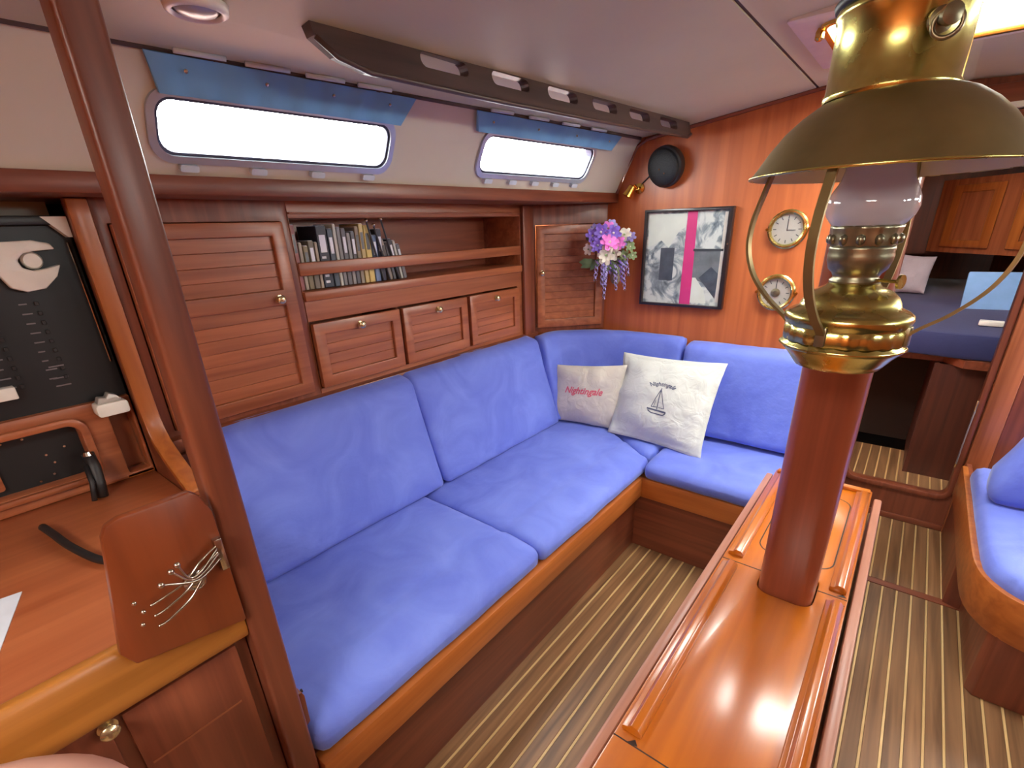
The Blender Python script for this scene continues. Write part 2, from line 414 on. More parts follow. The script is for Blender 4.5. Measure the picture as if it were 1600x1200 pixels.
cpanel(-.452, HX0-.02, HY0-.02, YF+.6); cpanel(HX1+.02, .452, HY0-.02, YF+.6); cpanel(HX0-.02, HX1+.02, HY1+.02, YF+.6)
B(-.47, -.444, YA, YF, 1.956, 1.985).build('panel_seam', 'seam', ceiling); B(.444, .47, YA, YF, 1.956, 1.985).build('panel_seam', 'seam', ceiling)
B(-.445, -.40, -1.3, -.75, 1.95, 2.06).build('companionway_edge', 'caby', ceiling); B(.40, .445, -1.3, -.75, 1.95, 2.06).build('companionway_edge', 'caby', ceiling)
MB().tube([wl(y, 1.868, .004) for y in (YA, 0, 1, 2, YF-.02)], .0075, 6).build('liner_joint', 'seam', ceiling)

# hatch
hatch = thing('deck_hatch', 'open bright deck hatch with brass frame in the ceiling behind the lantern', 'hatch', (-.04, 1.91, 1.98))
def HZ(a, b, d): return (a, b, 1.975+d)
MB().holed(rrect(HX0-.03, HX1+.03, HY0-.03, HY1+.03, .012), [rrect(HX0+.03, HX1-.03, HY0+.03, HY1-.03, .05)], HZ, -.022, .05).build('hatch_frame', 'white', hatch, bevel=.003)
MB().holed(rrect(HX0+.03, HX1-.03, HY0+.03, HY1-.03, .05), [rrect(HX0+.045, HX1-.045, HY0+.045, HY1-.045, .04)], HZ, -.03, .0).build('inner_rim', 'gold', hatch, bevel=.002)
MB().prism(rrect(HX0+.03, HX1-.03, HY0+.03, HY1-.03, .05), HZ, .03, .036).build('hatch_pane', 'glass', hatch)
for k in range(3): B(HX0+.04, HX1-.04, HY0+.12+k*.12, HY0+.124+k*.12, 2.0, 2.003).build('screen_bar', 'seam', hatch)
for (x, y) in ((HX0+.03, HY0+.08), (HX0+.03, HY1-.1), (HX0+.06, HY1-.05)):
    MB().lathe([(.006, -.05), (.011, -.045), (.011, -.03), (.006, -.02)], (x, y, 1.975), n=10).build('latch_screw', 'gold', hatch, smooth='auto')

# forward bulkhead (port half, wood) and its outline under the deck
def bulk_poly(x0=-1.62, x1=-.09):
    return [(x0, 0), (x1, 0), (x1, 2.0), (0.0 if x1 > 0 else x1, 2.0), (-.44, 1.975), (-1.1, 1.90), (x0, 1.88)]
bulk = MB().prism([(-1.9, 0), (-.10, 0), (-.10, 2.02), (-.44, 1.99), (-1.12, 1.89), (-1.17, 1.87), (-1.29, 1.63), (-1.9, 1.60)], XZ, YF, YF+.035).build('wall_front', 'bulk', **ST)
bulk['label'] = 'orange mahogany bulkhead carrying the picture and the gauges'
MB().tube([(-1.145, YF-.006, 1.86), (-.88, YF-.006, 1.893), (-.44, YF-.006, 1.95), (-.1, YF-.006, 1.972)], .008, 6).build('trim_1', 'redx', **ST)
MB().tube([(-1.285, YF-.008, 1.64), (-1.25, YF-.008, 1.74), (-1.19, YF-.008, 1.835), (-1.145, YF-.008, 1.86)], .009, 6).build('trim_2', 'redz', **ST)
B(-.10, -.075, YF, 2.98, 0, 2.0).build('trim_3', 'redz', **ST)
# doorway bulkhead
door = MB().holed([(-.10, 0), (1.7, 0), (1.7, 1.6), (1.25, 1.6), (1.1, 2.05), (-.10, 2.05)], [rrect(-.075, .345, .19, 1.83, .045)], XZ, 2.97, 3.0).build('door_1', 'redz', **ST)
door['label'] = 'oval-cornered bulkhead doorway into the dim forward cabin'
MB().holed(rrect(-.098, .366, .17, 1.85, .06), [rrect(-.072, .342, .194, 1.826, .042)], XZ, 2.955, 3.012).build('door_trim', 'redz', door, bevel=.004)
B(-.1, 1.0, 2.93, 2.969, 1.86, 1.95).build('door_beam', 'redx', door, bevel=.004)
B(-.02, .45, 2.955, 2.969, .0, .03).build('door_kickboard', 'redx', door, bevel=.003)
B(.37, .45, 2.94, 2.969, 0.0, 1.86).build('door_post', 'cabz', door, bevel=.006)
MB().box(.335, .343, 2.945, 2.956, .62, .70).box(.335, .343, 2.945, 2.956, .36, .40).build('door_hook', 'chrome', door, bevel=.002)
MB().tube([(.339, 2.944, .65), (.336, 2.93, .5), (.338, 2.944, .38)], .003, 6).build('hook_cord', 'grey', door)

# hull shell, aft wall
B(-1.95, -1.9, YA, 3.05, -.05, 1.60).build('wall_hull', 'under', **ST)
B(1.9, 1.95, YA, 3.05, -.05, 1.60).build('wall_hull_starboard', 'under', **ST)
MB().holed([(-1.95, -.05), (1.95, -.05), (1.95, 1.6), (1.4, 2.05), (-1.4, 2.05), (-1.95, 1.6)], [], XZ, YA-.04, YA).build('wall_back', 'bulk', **ST)
# long wooden trim under the windows
def tapertrim(name, z0, z1, d, t, mat, sign=-1):
    mb = MB(); v = []
    for y in (YA, YF-.001):
        x = xb(y)
        for (dx, z) in ((d, z0), (d, z1), (-t, z1), (-t, z0)): v.append(((x+dx)*(1 if sign < 0 else -1), y, z))
    mb.add(v, [(0, 1, 2, 3), (4, 7, 6, 5), (0, 4, 5, 1), (1, 5, 6, 2), (2, 6, 7, 3), (3, 7, 4, 0)])
    return mb.build(name, mat, bevel=.004, **ST)
tapertrim('trim_6', 1.598, 1.642, .012, .5, 'redy'); tapertrim('trim_7', 1.598, 1.642, .012, .5, 'redy', 1)
# starboard lockers (only glimpsed in reflections)
B(1.55, 1.6, YA, 2.97, 0, 1.6).build('wall_right_locker', 'caby', **ST)

# handrail under the headliner: a lipped board with finger openings
rail = thing('ceiling_handrail', 'long dark wooden handrail with oval finger holes under the ceiling', 'handrail', (-1.06, 1.5, 1.85))
def railfn(y, z, d): return (-1.075+(y-.65)*.07+d+(1.9-z)*.25, y, z)
outer = [(.685, 1.885), (.69, 1.86), (.73, 1.832), (.80, 1.816), (1.2, 1.815), (1.6, 1.82), (2.0, 1.827), (2.36, 1.835), (2.40, 1.85), (2.40, 1.893), (1.6, 1.897), (.9, 1.897), (.70, 1.893)]
holes = []
yy = .95
for k in range(6):
    holes.append(rrect(yy, yy+.15, 1.852, 1.884, .015, 4)); yy += .235
MB().holed(outer, holes, railfn, 0, .03).build('rail_board', 'darkwood', rail, bevel=0)
MB().tube([railfn(y, z-.002, .03) for y, z in outer[1:9]], .006, 8).build('rail_lip', 'darkwood', rail, smooth=True)

# blinds over the windows
for i, (a, b) in enumerate(((.49, 1.16), (1.41, 2.27))):
    t = thing('window_blind', ['rolled blue blind above the larger left window', 'rolled blue blind above the smaller window near the bulkhead'][i], 'blind', wl((a+b)/2, 1.8), 'blinds above the windows')
    c = W[i][3]
    poly = [(a+.02, c+.006), (a, 1.862), (b, 1.862), (b-.03, c-.0), (b-.05, c+.006)]
    v = []; f = []; n = 40
    for k in range(n+1):
        y = a+(b-a)*k/n; y2 = a+.02+(b-a-.06)*k/n
        wv = .004*math.sin(k*1.3)+.003*math.sin(k*.7)
        v += [wl(y, 1.864, .014+wv), wl(y2, c+.006, .02+wv*.5), wl(y, 1.864, .008), wl(y2, c+.006, .010)]
    for k in range(n):
        q = k*4; f += [(q, q+4, q+5, q+1), (q+2, q+3, q+7, q+6), (q, q+2, q+6, q+4), (q+1, q+5, q+7, q+3)]
    f += [(0, 1, 3, 2), (n*4, n*4+2, n*4+3, n*4+1)]
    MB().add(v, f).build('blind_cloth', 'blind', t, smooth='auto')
    for k in range(4):
        y = a+.07+k*(b-a-.16)/3; p = Vector(wl(y, 1.842, .024))
        MB().lathe([(.0045, 0), (.0045, .003), (.002, .005)], p, (1, 0, -.5), 8).build('snap_stud', 'steel', t, smooth='auto')
    for k in range(4):
        y = a+.05+k*(b-a-.1)/4; 
        MB().tube([wl(y, 1.872, .022), wl(y+.1, 1.874, .024)], .006, 6).build('track_clip', 'clear', t, smooth=True)

# round ceiling lamp
t = thing('dome_light', 'round ceiling light at the top left, partly out of frame', 'lamp', (-1.09, .50, 1.875))
MB().lathe([(.052, .0), (.05, -.012), (.042, -.016), (.038, -.010)], (-1.09, .50, 1.876), n=36, cap1=False).build('lamp_ring', 'white', t, smooth=True)
MB().lathe([(.040, -.004), (.03, -.014), (.012, -.018)], (-1.09, .50, 1.876), n=30).build('lamp_lens', 'dial', t, smooth=True)

# ================================================================ HULL-SIDE LOCKERS (face x = -1.6)
XC = -1.6
def panel_door(parent, fn, a0, a1, b0, b1, split=None, npl=5, name='door', mats=('caby', 'cabz'), knob=None, fw=.04, t=.02):
    """framed door: one frame mesh, tongued planks and a knob as its children. fn(a, b, d): d outwards"""
    hs = [(a0+fw, a1-fw, b0+fw, b1-fw)] if not split else [(a0+fw, a1-fw, b0+fw, split-.024), (a0+fw, a1-fw, split+.024, b1-fw)]
    holes = [[(x0, y0), (x1, y0), (x1, y1), (x0, y1)] for x0, x1, y0, y1 in hs]
    d = MB().holed([(a0, b0), (a1, b0), (a1, b1), (a0, b1)], holes, fn, -.002, t).build(name, mats[0], parent, bevel=.003)
    for (x0, x1, y0, y1) in hs:
        n = max(2, round((y1-y0)/.036)); h = (y1-y0)/n
        for k in range(n):
            MB().prism([(x0-.002, y0+k*h+.0002), (x1+.002, y0+k*h+.0002), (x1+.002, y0+(k+1)*h-.0002), (x0-.002, y0+(k+1)*h-.0002)], fn, -.001, t*.38).build('plank', mats[0], d, bevel=.0011, seg=1)
    if knob:
        p = Vector(fn(knob[0], knob[1], t)); q = Vector(fn(knob[0], knob[1], t+1))-p
        MB().lathe([(.013, 0), (.013, .003), (.006, .004), (.006, .012), (.012, .014), (.0135, .019), (.009, .024), (.003, .025)], p, q, 20).build('knob', 'chrome', d, smooth='auto')
    return d
CF = lambda a, b, d: (XC+d, a, b)
# tall locker at the left
tl = thing('tall_locker', 'tall mahogany locker with a planked door beside the foreground post', 'locker', (XC-.15, .6, .97))
MB().holed([(.375, .96), (.868, .96), (.868, 1.60), (.375, 1.60)], [[(.40, .985), (.84, .985), (.84, 1.54), (.40, 1.54)]], CF, -.25, -.0).build('locker_carcass', 'redz', tl, bevel=.002)
panel_door(tl, CF, .402, .838, .987, 1.538, split=1.316, knob=(.779, 1.312))
# bookshelf unit with three drop-front lockers
bu = thing('bookshelf_cabinet', 'low mahogany cabinet with an open bookshelf over three drop fronts', 'cabinet', (XC-.15, 1.46, .97))
MB().holed([(.869, .96), (2.155, .96), (2.155, 1.60), (.869, 1.60)], [[(.872, 1.310), (2.06, 1.310), (2.06, 1.548), (.872, 1.548)], [(.872, .985), (2.025, .985), (2.025, 1.222), (.872, 1.222)]], CF, -.25, 0).build('cabinet_carcass', 'caby', bu, bevel=.002)
B(XC-.26, XC-.24, .87, 2.15, .96, 1.6).build('back_panel', 'redy', bu)
B(XC-.25, XC+.012, .871, 2.06, 1.290, 1.322).build('shelf_ledge', 'caby', bu, bevel=.004)
B(XC-.014, XC+.006, .871, 2.06, 1.372, 1.414).build('fiddle_rail', 'caby', bu, bevel=.005)
B(XC-.02, XC+.008, .871, 2.06, 1.560, 1.566).build('head_bead', 'caby', bu, bevel=.002)
for (a0, a1, kn) in ((.874, 1.247, 1.059), (1.263, 1.634, 1.449), (1.653, 2.018, 1.832)):
    panel_door(bu, CF, a0, a1, .99, 1.216, knob=(kn, 1.187), name='drop_front')
B(XC-.24, XC-.004, 1.249, 1.261, .99, 1.216).build('divider', 'redz', bu)
B(XC-.24, XC-.004, 1.636, 1.651, .99, 1.216).build('divider', 'redz', bu)
B(XC-.0, XC+.022, 2.062, 2.15, .965, 1.598).build('corner_post', 'redz', bu, bevel=.008)
# corner locker on the diagonal
A0 = Vector((-1.598, 2.158, 0)); A1 = Vector((-1.335, 2.468, 0)); du = (A1-A0).normalized(); dn = Vector((du.y, -du.x, 0)); LD = (A1-A0).length
DF = lambda a, b, d: tuple(A0+du*a+dn*d+Vector((0, 0, b)))
cl = thing('corner_locker', 'narrow planked corner locker behind the flowers', 'locker', (-1.5, 2.35, .97))
MB().holed([(0, .96), (LD, .96), (LD, 1.60), (0, 1.60)], [[(.018, .985), (LD-.02, .985), (LD-.02, 1.505), (.018, 1.505)]], DF, -.12, 0).build('locker_carcass', 'redz', cl, bevel=.002)
panel_door(cl, DF, .02, LD-.022, .987, 1.502, knob=(.045, 1.272), fw=.042)
# base rail capping behind the backrests
t = thing('backrest_capping', 'mahogany capping ledge along the top of the blue backrests', 'ledge', (-1.58, 1.3, .95))
MB().box(-1.72, -1.565, .375, 2.16, .925, .968).build('capping_board', 'redy', t, bevel=.005)
B(-1.6, -1.55, .375, 2.14, .50, .925).build('backing_board', 'redy', t)

# books
books = [(.020, .205, (150, 96, 96)), (.012, .15, (170, 165, 150)), (.018, .14, (128, 118, 92)), (.02, .155, (112, 108, 96)), (.011, .15, (170, 158, 140)),
 (.038, .20, (38, 44, 60)), (.02, .19, (70, 84, 98)), (.012, .205, (196, 196, 186)), (.014, .195, (130, 132, 136)), (.018, .19, (104, 104, 110)),
 (.014, .175, (150, 150, 150)), (.016, .18, (96, 98, 104)), (.016, .195, (140, 128, 110)), (.018, .205, (196, 176, 120)), (.024, .20, (214, 192, 116)),
 (.024, .165, (110, 136, 176)), (.022, .185, (46, 46, 66)), (.016, .15, (142, 136, 126)), (.014, .14, (90, 92, 96)), (.016, .15, (48, 50, 56)), (.012, .145, (180, 184, 180)), (.016, .13, (112, 112, 120))]
blab = ['tall dull-pink book, first at the left end of the shelf', 'short pale grey book second from the left end', 'short olive-brown paperback third from the left end', 'short grey-brown book just left of the thin tan one', 'thin tan book touching the thick navy book',
 'thick navy book with a white lettered spine', 'slate blue book right of the thick navy one', 'tall thin off-white book near the left third of the row', 'mid-grey book right of the tall off-white one', 'dark grey book third to the right of the navy one',
 'light grey shorter book mid-row', 'charcoal book between the light grey and the brown-grey book', 'brown-grey book left of the two yellow ones', 'pale yellow tall book, left one of the yellow pair', 'wide yellow tall book, right one of the yellow pair',
 'short light-blue book right of the yellow pair', 'dark indigo book right of the light-blue one', 'short taupe book leaning right of the indigo one', 'short dark-grey book leaning near the row end', 'short black book leaning near the row end', 'thin silver-white book leaning, second from the right end', 'small grey-violet book leaning last in the row']
y = .876
for k, ((th, h, c), lb) in enumerate(zip(books, blab)):
    lean = 0 if k < 17 else .18
    nm = 'cover_%d' % k; MA[nm] = plain('book_cover_%d' % k, c, .5, noise_amt=.12, nscale=40)
    t = thing('book', lb, 'book', (XC-.08, y, 1.3225), 'books on the cabinet shelf')
    dep = .12; x1 = XC-.022
    ax = (Vector((1, 0, 0)), Vector((0, math.cos(lean), math.sin(lean))), Vector((0, -math.sin(lean), math.cos(lean))))
    base = Vector((x1-dep/2, y+th/2+(h*math.sin(lean)*.0), 1.3225+.002))
    if lean: base = Vector((x1-dep/2, y+th/2+h*math.sin(lean)*.5, 1.324+th/2*math.sin(lean)+.0)); 
    cc = base+Vector((0, -math.sin(lean)*h/2*(1 if lean else 0), h/2*math.cos(lean)))
    if lean: cc.y = y+th/2+.0
    MB().obox(cc, ax, (dep/2, th/2, h/2)).build('cover', nm, t, bevel=.002, seg=1)
    MB().obox(cc+Vector((-.003, 0, 0))+ax[2]*.001, ax, (dep/2, th/2-.002, h/2)).build('page_block', 'paper', t)
    if th > .014:
        MB().obox(cc+Vector((dep/2, 0, 0))+ax[2]*h*.22, ax, (.0006, th*.3, h*.14)).build('title_band', 'paper' if c[0] < 120 else 'darkgrey', t)
    if k == 5:
        for j in range(8): MB().obox(cc+Vector((dep/2, -.004, 0))+ax[2]*(-.08+j*.02), ax, (.0008, .008, .004)).build('spine_letter', 'paper', t)
    y += th*1.04+.002+(.001 if lean else 0)
# thin rods with bright knobs standing among the books
t = thing('signal_rods', 'three thin dark rods with bright round tips standing among the books', 'rods', (-1.62, 1.2, 1.325))
for dy, dz, ly in ((1.17, 1.535, .05), (1.235, 1.54, .06), (1.20, 1.52, .05)):
    MB().tube([(XC-.018, dy+ly, 1.326), (XC-.012, dy, dz)], .0035, 6).build('rod', 'darkgrey', t)
    MB().lathe([(.002, -.007), (.006, -.004), (.0075, 0), (.006, .004), (.002, .007)], (XC-.012, dy, dz+.004), n=12).build('tip', 'steel', t, smooth=True)

# ================================================================ SETTEES
st = thing('settee_base', 'mahogany L-shaped settee base carrying the blue seat cushions', 'settee', (-1.2, 1.2, 0))
B(-.865, -.85, .274, 1.96, .0, .40).build('front_panel', 'redy', st)
B(-.865, -.14, 1.96, 1.975, .0, .40).build('front_panel', 'redx', st)
B(-.8645, -.808, .274, 1.93, .300, .398).build('fascia', 'hony', st, bevel=.006)
B(-.8645, -.14, 1.925, 1.9595, .298, .398).build('fascia', 'honx', st, bevel=.006)
B(-1.56, -.851, .275, 2.46, .375, .395).build('seat_board', 'redy', st)
B(-.851, -.14, 1.976, 2.46, .375, .395).build('seat_board', 'redy', st)
B(-.155, -.14, 1.976, 2.46, 0, .52).build('end_panel', 'redz', st, bevel=.003)

def soft(name, half, r, fn, parent, mat, res=.035, puff=(0, 0, 0), wr=.0015, seed=0):
    n = [max(3, int(2*h/res)) for h in half]; v = []; f = []; idx = {}
    def key(i, j, k): return (i, j, k)
    def vert(i, j, k):
        if (i, j, k) in idx: return idx[(i, j, k)]
        u = Vector((2*i/n[0]-1, 2*j/n[1]-1, 2*k/n[2]-1))
        p = Vector((u[a]*half[a] for a in range(3)))
        q = Vector((max(-(half[a]-r[a]), min(half[a]-r[a], p[a])) for a in range(3)))
        d = p-q
        dn_ = Vector((d[a]/r[a] for a in range(3)))
        if dn_.length > 1e-9:
            dn_.normalize(); s = Vector((dn_[a]*r[a] for a in range(3)))
            p = q+s
        e = [1-u[a]**4 for a in range(3)]
        p = p+Vector((u[a]*puff[a]*e[(a+1) % 3]*e[(a+2) % 3] for a in range(3)))
        P = Vector(fn(p.x, p.y, p.z))
        nn = noise.noise_vector(P*7+Vector((seed, 0, 0)))+.5*noise.noise_vector(P*19+Vector((seed, 3, 0)))
        P += nn*wr
        idx[(i, j, k)] = len(v); v.append(P); return idx[(i, j, k)]
    for a in range(3):
        b, c = (a+1) % 3, (a+2) % 3
        for side_ in (0, n[a]):
            for s in range(n[b]):
                for t_ in range(n[c]):
                    q = []
                    for (ds, dt) in ((0, 0), (1, 0), (1, 1), (0, 1)):
                        ijk = [0, 0, 0]; ijk[a] = side_; ijk[b] = s+ds; ijk[c] = t_+dt; q.append(vert(*ijk))
                    f.append(q if side_ else q[::-1])
    return MB().add(v, f).build(name, mat, parent, smooth=True)

def edge_x(y): return 0
def seat(label, x0, x1, y0, y1, z0, z1, crease='x', far=None, seed=0):
    t = thing('seat_cushion', label, 'cushion', ((x0+x1)/2, (y0+y1)/2, z0), 'blue seat cushions of the settee')
    cx, cy, cz = (x0+x1)/2, (y0+y1)/2, (z0+z1)/2
    def fn(a, b, c):
        X, Y, Z = cx+a, cy+b, cz+c
        if far: 
            k = (Y-y0)/(y1-y0); lim = far(X); Y = y0+(lim-y0)*k
        if c > 0:
            if crease == 'x': d = (x1-.185)-X
            else: d = Y-(y0+.16) if False else (Y-(y0+.16))
            if crease == 'x':
                s = (X-(x1-.185))/.185
                if s > 0: Z -= .016*s*s*1.2
                Z -= .009*math.exp(-((X-(x1-.185))/.014)**2)
            else:
                s = ((y0+.17)-Y)/.17
                if s > 0: Z -= .016*s*s
                Z -= .005*math.exp(-((Y-(y0+.17))/.012)**2)
        return (X, Y, Z)
    soft('cushion', ((x1-x0)/2, (y1-y0)/2, (z1-z0)/2), (.028, .028, .03), fn, t, 'blue', .022, (.004, .004, .007), .0028, seed)
    return t
seat('long blue seat cushion nearest the camera, beside the foreground post', -1.50, -.818, .276, 1.128, .398, .492, 'x', None, 1)
seat('blue seat cushion of the long side, in front of the two pillows', -1.50, -.815, 1.136, 2.10, .398, .490, 'x', lambda X: 2.02+max(0, min(.26, (-.86-X)*.62)), 3)
def farB(X): return 2.42
t = thing('seat_cushion', 'blue seat cushion of the short side, under the larger white pillow and beside the table', 'cushion', (-.5, 2.15, .398), 'blue seat cushions of the settee')
def fnB(a, b, c):
    X = -.49+a; k = (b+.25)/.5
    near = 1.915+max(0, (-.80-X))*.9
    if X < -.80: near = 2.03+(-.80-X)*.62
    n0 = 1.915 if X > -.80 else near
    Y = n0+(2.40-n0)*k; Z = .444+c
    if c > 0:
        s = (n0+.17-Y)/.17
        if s > 0: Z -= .016*s*s
        Z -= .004*math.exp(-((Y-(n0+.17))/.012)**2)
    return (X, Y, Z)
def fnB2(a, b, c):
    X = -.478+a; Y = 2.16+b; Z = .444+c
    if c > 0:
        s = (2.085-Y)/.17
        if s > 0: Z -= .016*s*s
        Z -= .005*math.exp(-((Y-2.085)/.012)**2)
    return (X, Y, Z)
soft('cushion', (.325, .245, .046), (.028, .028, .03), fnB2, t, 'blue', .022, (.004, .004, .007), .0028, 5)
t = thing('corner_seat_cushion', 'small blue infill cushion in the corner behind the pillows', 'cushion', (-1.1, 2.3, .398))
def fnC(a, b, c):
    k = (b+.1)/.2; X = -1.11+a; lo = 2.03+max(0, min(.26, (-.86-X)*.62))+.006
    return (X, lo+(2.41-lo)*k, .443+c)
soft('cushion', (.295, .1, .045), (.025, .02, .028), fnC, t, 'blue', .025, (.002, .002, .003), .002, 8)

# backrests: bottom line (x0, z .505) leaning to the top
def back(label, y0, y1, seed, topy=0):
    t = thing('back_cushion', label, 'cushion', (-1.5, (y0+y1)/2, .5), 'blue back cushions of the settee')
    hz = .232
    def fn(a, b, c):
        # a: thickness (+ = front), b: along y, c: height
        k = (c+hz)/(2*hz)
        X = -1.425-.125*k+a; Z = .503+.458*k-a*.18
        Y = (y0+y1)/2+b+topy*k
        return (X, Y, Z)
    soft('cushion', (.05, (y1-y0)/2, hz), (.024, .024, .024), fn, t, 'blue', .022, (.008, .003, .003), .003, seed)
back('blue back cushion nearest the camera, right of the foreground post', .425, 1.222, 11, -.012)
back('blue back cushion in the middle of the long side, below the drop fronts', 1.232, 2.10, 13, -.03)
t = thing('corner_back_cushion', 'curved blue back cushion in the corner behind the pillows', 'cushion', (-1.3, 2.3, .5))
Pq = [Vector((-1.515, 2.085, 0)), Vector((-1.50, 2.235, 0)), Vector((-1.32, 2.375, 0)), Vector((-1.08, 2.425, 0)), Vector((-.842, 2.425, 0))]
CP = catmull(Pq, 12)
def curve_at(s):
    s = max(0, min(.9999, s))*(len(CP)-1); i = int(s); p = CP[i].lerp(CP[i+1], s-i); tg = (CP[i+1]-CP[i]).normalized()
    return p, Vector((tg.y, -tg.x, 0))
def fnK(a, b, c):
    p, nn = curve_at((a+.4)/.8); k = (c+.23)/.46
    p = p+nn*(b+.10*(1-k)-.0); return (p.x, p.y, .505+.457*k)
soft('cushion', (.4, .04, .23), (.02, .02, .024), fnK, t, 'blue', .022, (.002, .004, .003), .002, 17)
t = thing('back_cushion', 'blue back cushion of the short side, right of the larger white pillow', 'cushion', (-.5, 2.4, .5), 'blue back cushions of the settee')
def fnR(a, b, c):
    k = (c+.22)/.44; return (-.496+a, 2.335+.075*k+b, .518+.43*k+b*.15)
soft('cushion', (.335, .048, .22), (.024, .024, .024), fnR, t, 'blue', .022, (.003, .008, .003), .003, 19)

# pillows -------------------------------------------------------------
def pillow(label, P00, P10, P11, P01, thick, mat, flange, seed, group='small pillows on the settee corner'):
    """bottom-left, bottom-right, top-right, top-left corners of the mid-plane"""
    P = [Vector(p) for p in (P00, P10, P11, P01)]
    c = sum(P, Vector())/4; t = thing('throw_pillow', label, 'pillow', (c.x, c.y, min(p.z for p in P)), group)
    nrm = (P[1]-P[0]).cross(P[3]-P[0]).normalized()
    def sp(u, v, s):
        u2 = u*(1-.05*(1-v*v)*(abs(u))) if True else u; v2 = v*(1-.05*(1-u*u)*abs(v))
        a, b = (u2+1)/2, (v2+1)/2
        q = P[0]*(1-a)*(1-b)+P[1]*a*(1-b)+P[2]*a*b+P[3]*(1-a)*b
        uu = min(1, abs(u)/(1-flange)); vv = min(1, abs(v)/(1-flange))
        h = ((1-uu**2.2)*(1-vv**2.2))
        h = max(0, h)**.62*thick+.003
        w_ = noise.noise(q*9+Vector((seed, 0, 0)))*.010+noise.noise(q*22+Vector((0, seed, 0)))*.005
        return q+nrm*(s*h+w_)
    n = 30; v = []; f = []
    for s in (1, -1):
        for i in range(n+1):
            for j in range(n+1): v.append(sp(2*i/n-1, 2*j/n-1, s))
    N = (n+1)**2
    for i in range(n):
        for j in range(n):
            q = (i*(n+1)+j, (i+1)*(n+1)+j, (i+1)*(n+1)+j+1, i*(n+1)+j+1); f.append(q); f.append(tuple(N+k for k in q[::-1]))
    ring = [(i, 0) for i in range(n)]+[(n, j) for j in range(n)]+[(i, n) for i in range(n, 0, -1)]+[(0, j) for j in range(n, 0, -1)]
    for k in range(len(ring)):
        a = ring[k][0]*(n+1)+ring[k][1]; b_ = ring[(k+1) % len(ring)]; b = b_[0]*(n+1)+b_[1]; f.append((a, N+a, N+b, b))
    MB().add(v, f).build('pillow_cover', mat, t, smooth=True)
    return t, sp
def text_mesh(txt, size, shear=.25, bold=0):
    cu = bpy.data.curves.new('txt', 'FONT'); cu.body = txt; cu.size = size; cu.shear = shear; cu.align_x = 'CENTER'; cu.offset = bold; cu.resolution_u = 2
    ob = bpy.data.objects.new('txt', cu); col.objects.link(ob)
    dg = bpy.context.evaluated_depsgraph_get(); me = bpy.data.meshes.new_from_object(ob.evaluated_get(dg))
    V = [(p.co.x, p.co.y) for p in me.vertices]; F = [tuple(p.vertices) for p in me.polygons]
    bpy.data.objects.remove(ob); bpy.data.curves.remove(cu); bpy.data.meshes.remove(me)
    return V, F
p1, sp1 = pillow('smaller cream pillow with red stitched writing in the corner', (-1.46, 2.10, .500), (-1.085, 2.17, .495), (-1.065, 2.235, .835), (-1.46, 2.16, .80), .05, 'cotton1', .0, 2)
V, F = text_mesh('Nightingale', .16, .3, .004)
MB().add([sp1(.0+x*1.5, .06+y_*1.9-x*.02, 1)+Vector((.0, -.0015, .0)) for x, y_ in V], F).build('embroidery', 'red', p1, fix=False)
p2, sp2 = pillow('larger white pillow with a stitched sailing boat, leaning on the corner', (-1.10, 2.13, .492), (-.605, 2.085, .487), (-.595, 2.28, .898), (-1.11, 2.285, .885), .055, 'cotton2', .10, 6)
mb = MB(); V, F = text_mesh('Nightingale', .13, .2, .003)
def arch(x, y_):
    a = x*1.9; r = .34+y_*1.15; return (.04+math.sin(a)*r*1.25, .04+math.cos(a)*r*.86)
mb.add([sp2(*arch(x, y_), 1)+Vector((0, -.0015, 0)) for x, y_ in V], F)
def stroke(P, w_=.012):
    for (x0, y0), (x1, y1) in zip(P, P[1:]):
        d = Vector((x1-x0, y1-y0)); nn = Vector((-d.y, d.x)).normalized()*w_*.5; K = max(1, int(d.length/.05))
        for k in range(K):
            a = Vector((x0, y0))+d*k/K; b = Vector((x0, y0))+d*(k+1)/K
            mb.add([sp2(q[0]*1.2+.10, q[1]*1.2, 1)+Vector((0, -.0015, 0)) for q in (a-nn, b-nn, b+nn, a+nn)], [(0, 1, 2, 3)])
stroke([(-.06, -.16), (-.05, .24)], .014); stroke([(-.05, .22), (-.16, -.13)]); stroke([(-.16, -.13), (-.07, -.12)]); stroke([(-.045, .2), (.06, -.13), (-.04, -.12)])
stroke([(-.22, -.17), (.1, -.19)], .03); stroke([(-.2, -.2), (-.14, -.24), (.06, -.25), (.1, -.2)], .02); stroke([(-.12, -.13), (-.10, .0)], .008)
mb.build('embroidery', 'blueink', p2, fix=False)

# ================================================================ TABLE AND MAST
TZ = .66; MX0, MX1, MY0, MY1 = -.148, -.03, 1.10, 1.235
mh = rrect(MX0-.002, MX1+.002, MY0-.002, MY1+.002, .032, 5)
tb = thing('saloon_table', 'glossy orange varnished saloon table with folded leaves around the mast post', 'table', (-.1, 1.15, 0))
MB().holed([(-.252, .455), (.036, .455), (.036, 1.812), (-.252, 1.812)], [mh], XY, TZ-.028, TZ).build('tabletop', 'table', tb, bevel=.004)
B(-.238, -.02, .70, 1.085, .045, TZ-.03).build('drawer_box', 'redz', tb, bevel=.004)
B(-.238, -.02, 1.25, 1.74, .045, TZ-.03).build('drawer_box', 'redz', tb, bevel=.004)
B(-.22, -.04, .74, 1.085, 0, .044).build('plinth', 'redy', tb); B(-.22, -.04, 1.25, 1.70, 0, .044).build('plinth', 'redy', tb)
for (x0, x1) in ((.044, .066), (-.280, -.258)):
    B(x0, x1, .47, 1.80, .30, TZ-.016).build('folded_leaf', 'tedge', tb, bevel=.006)
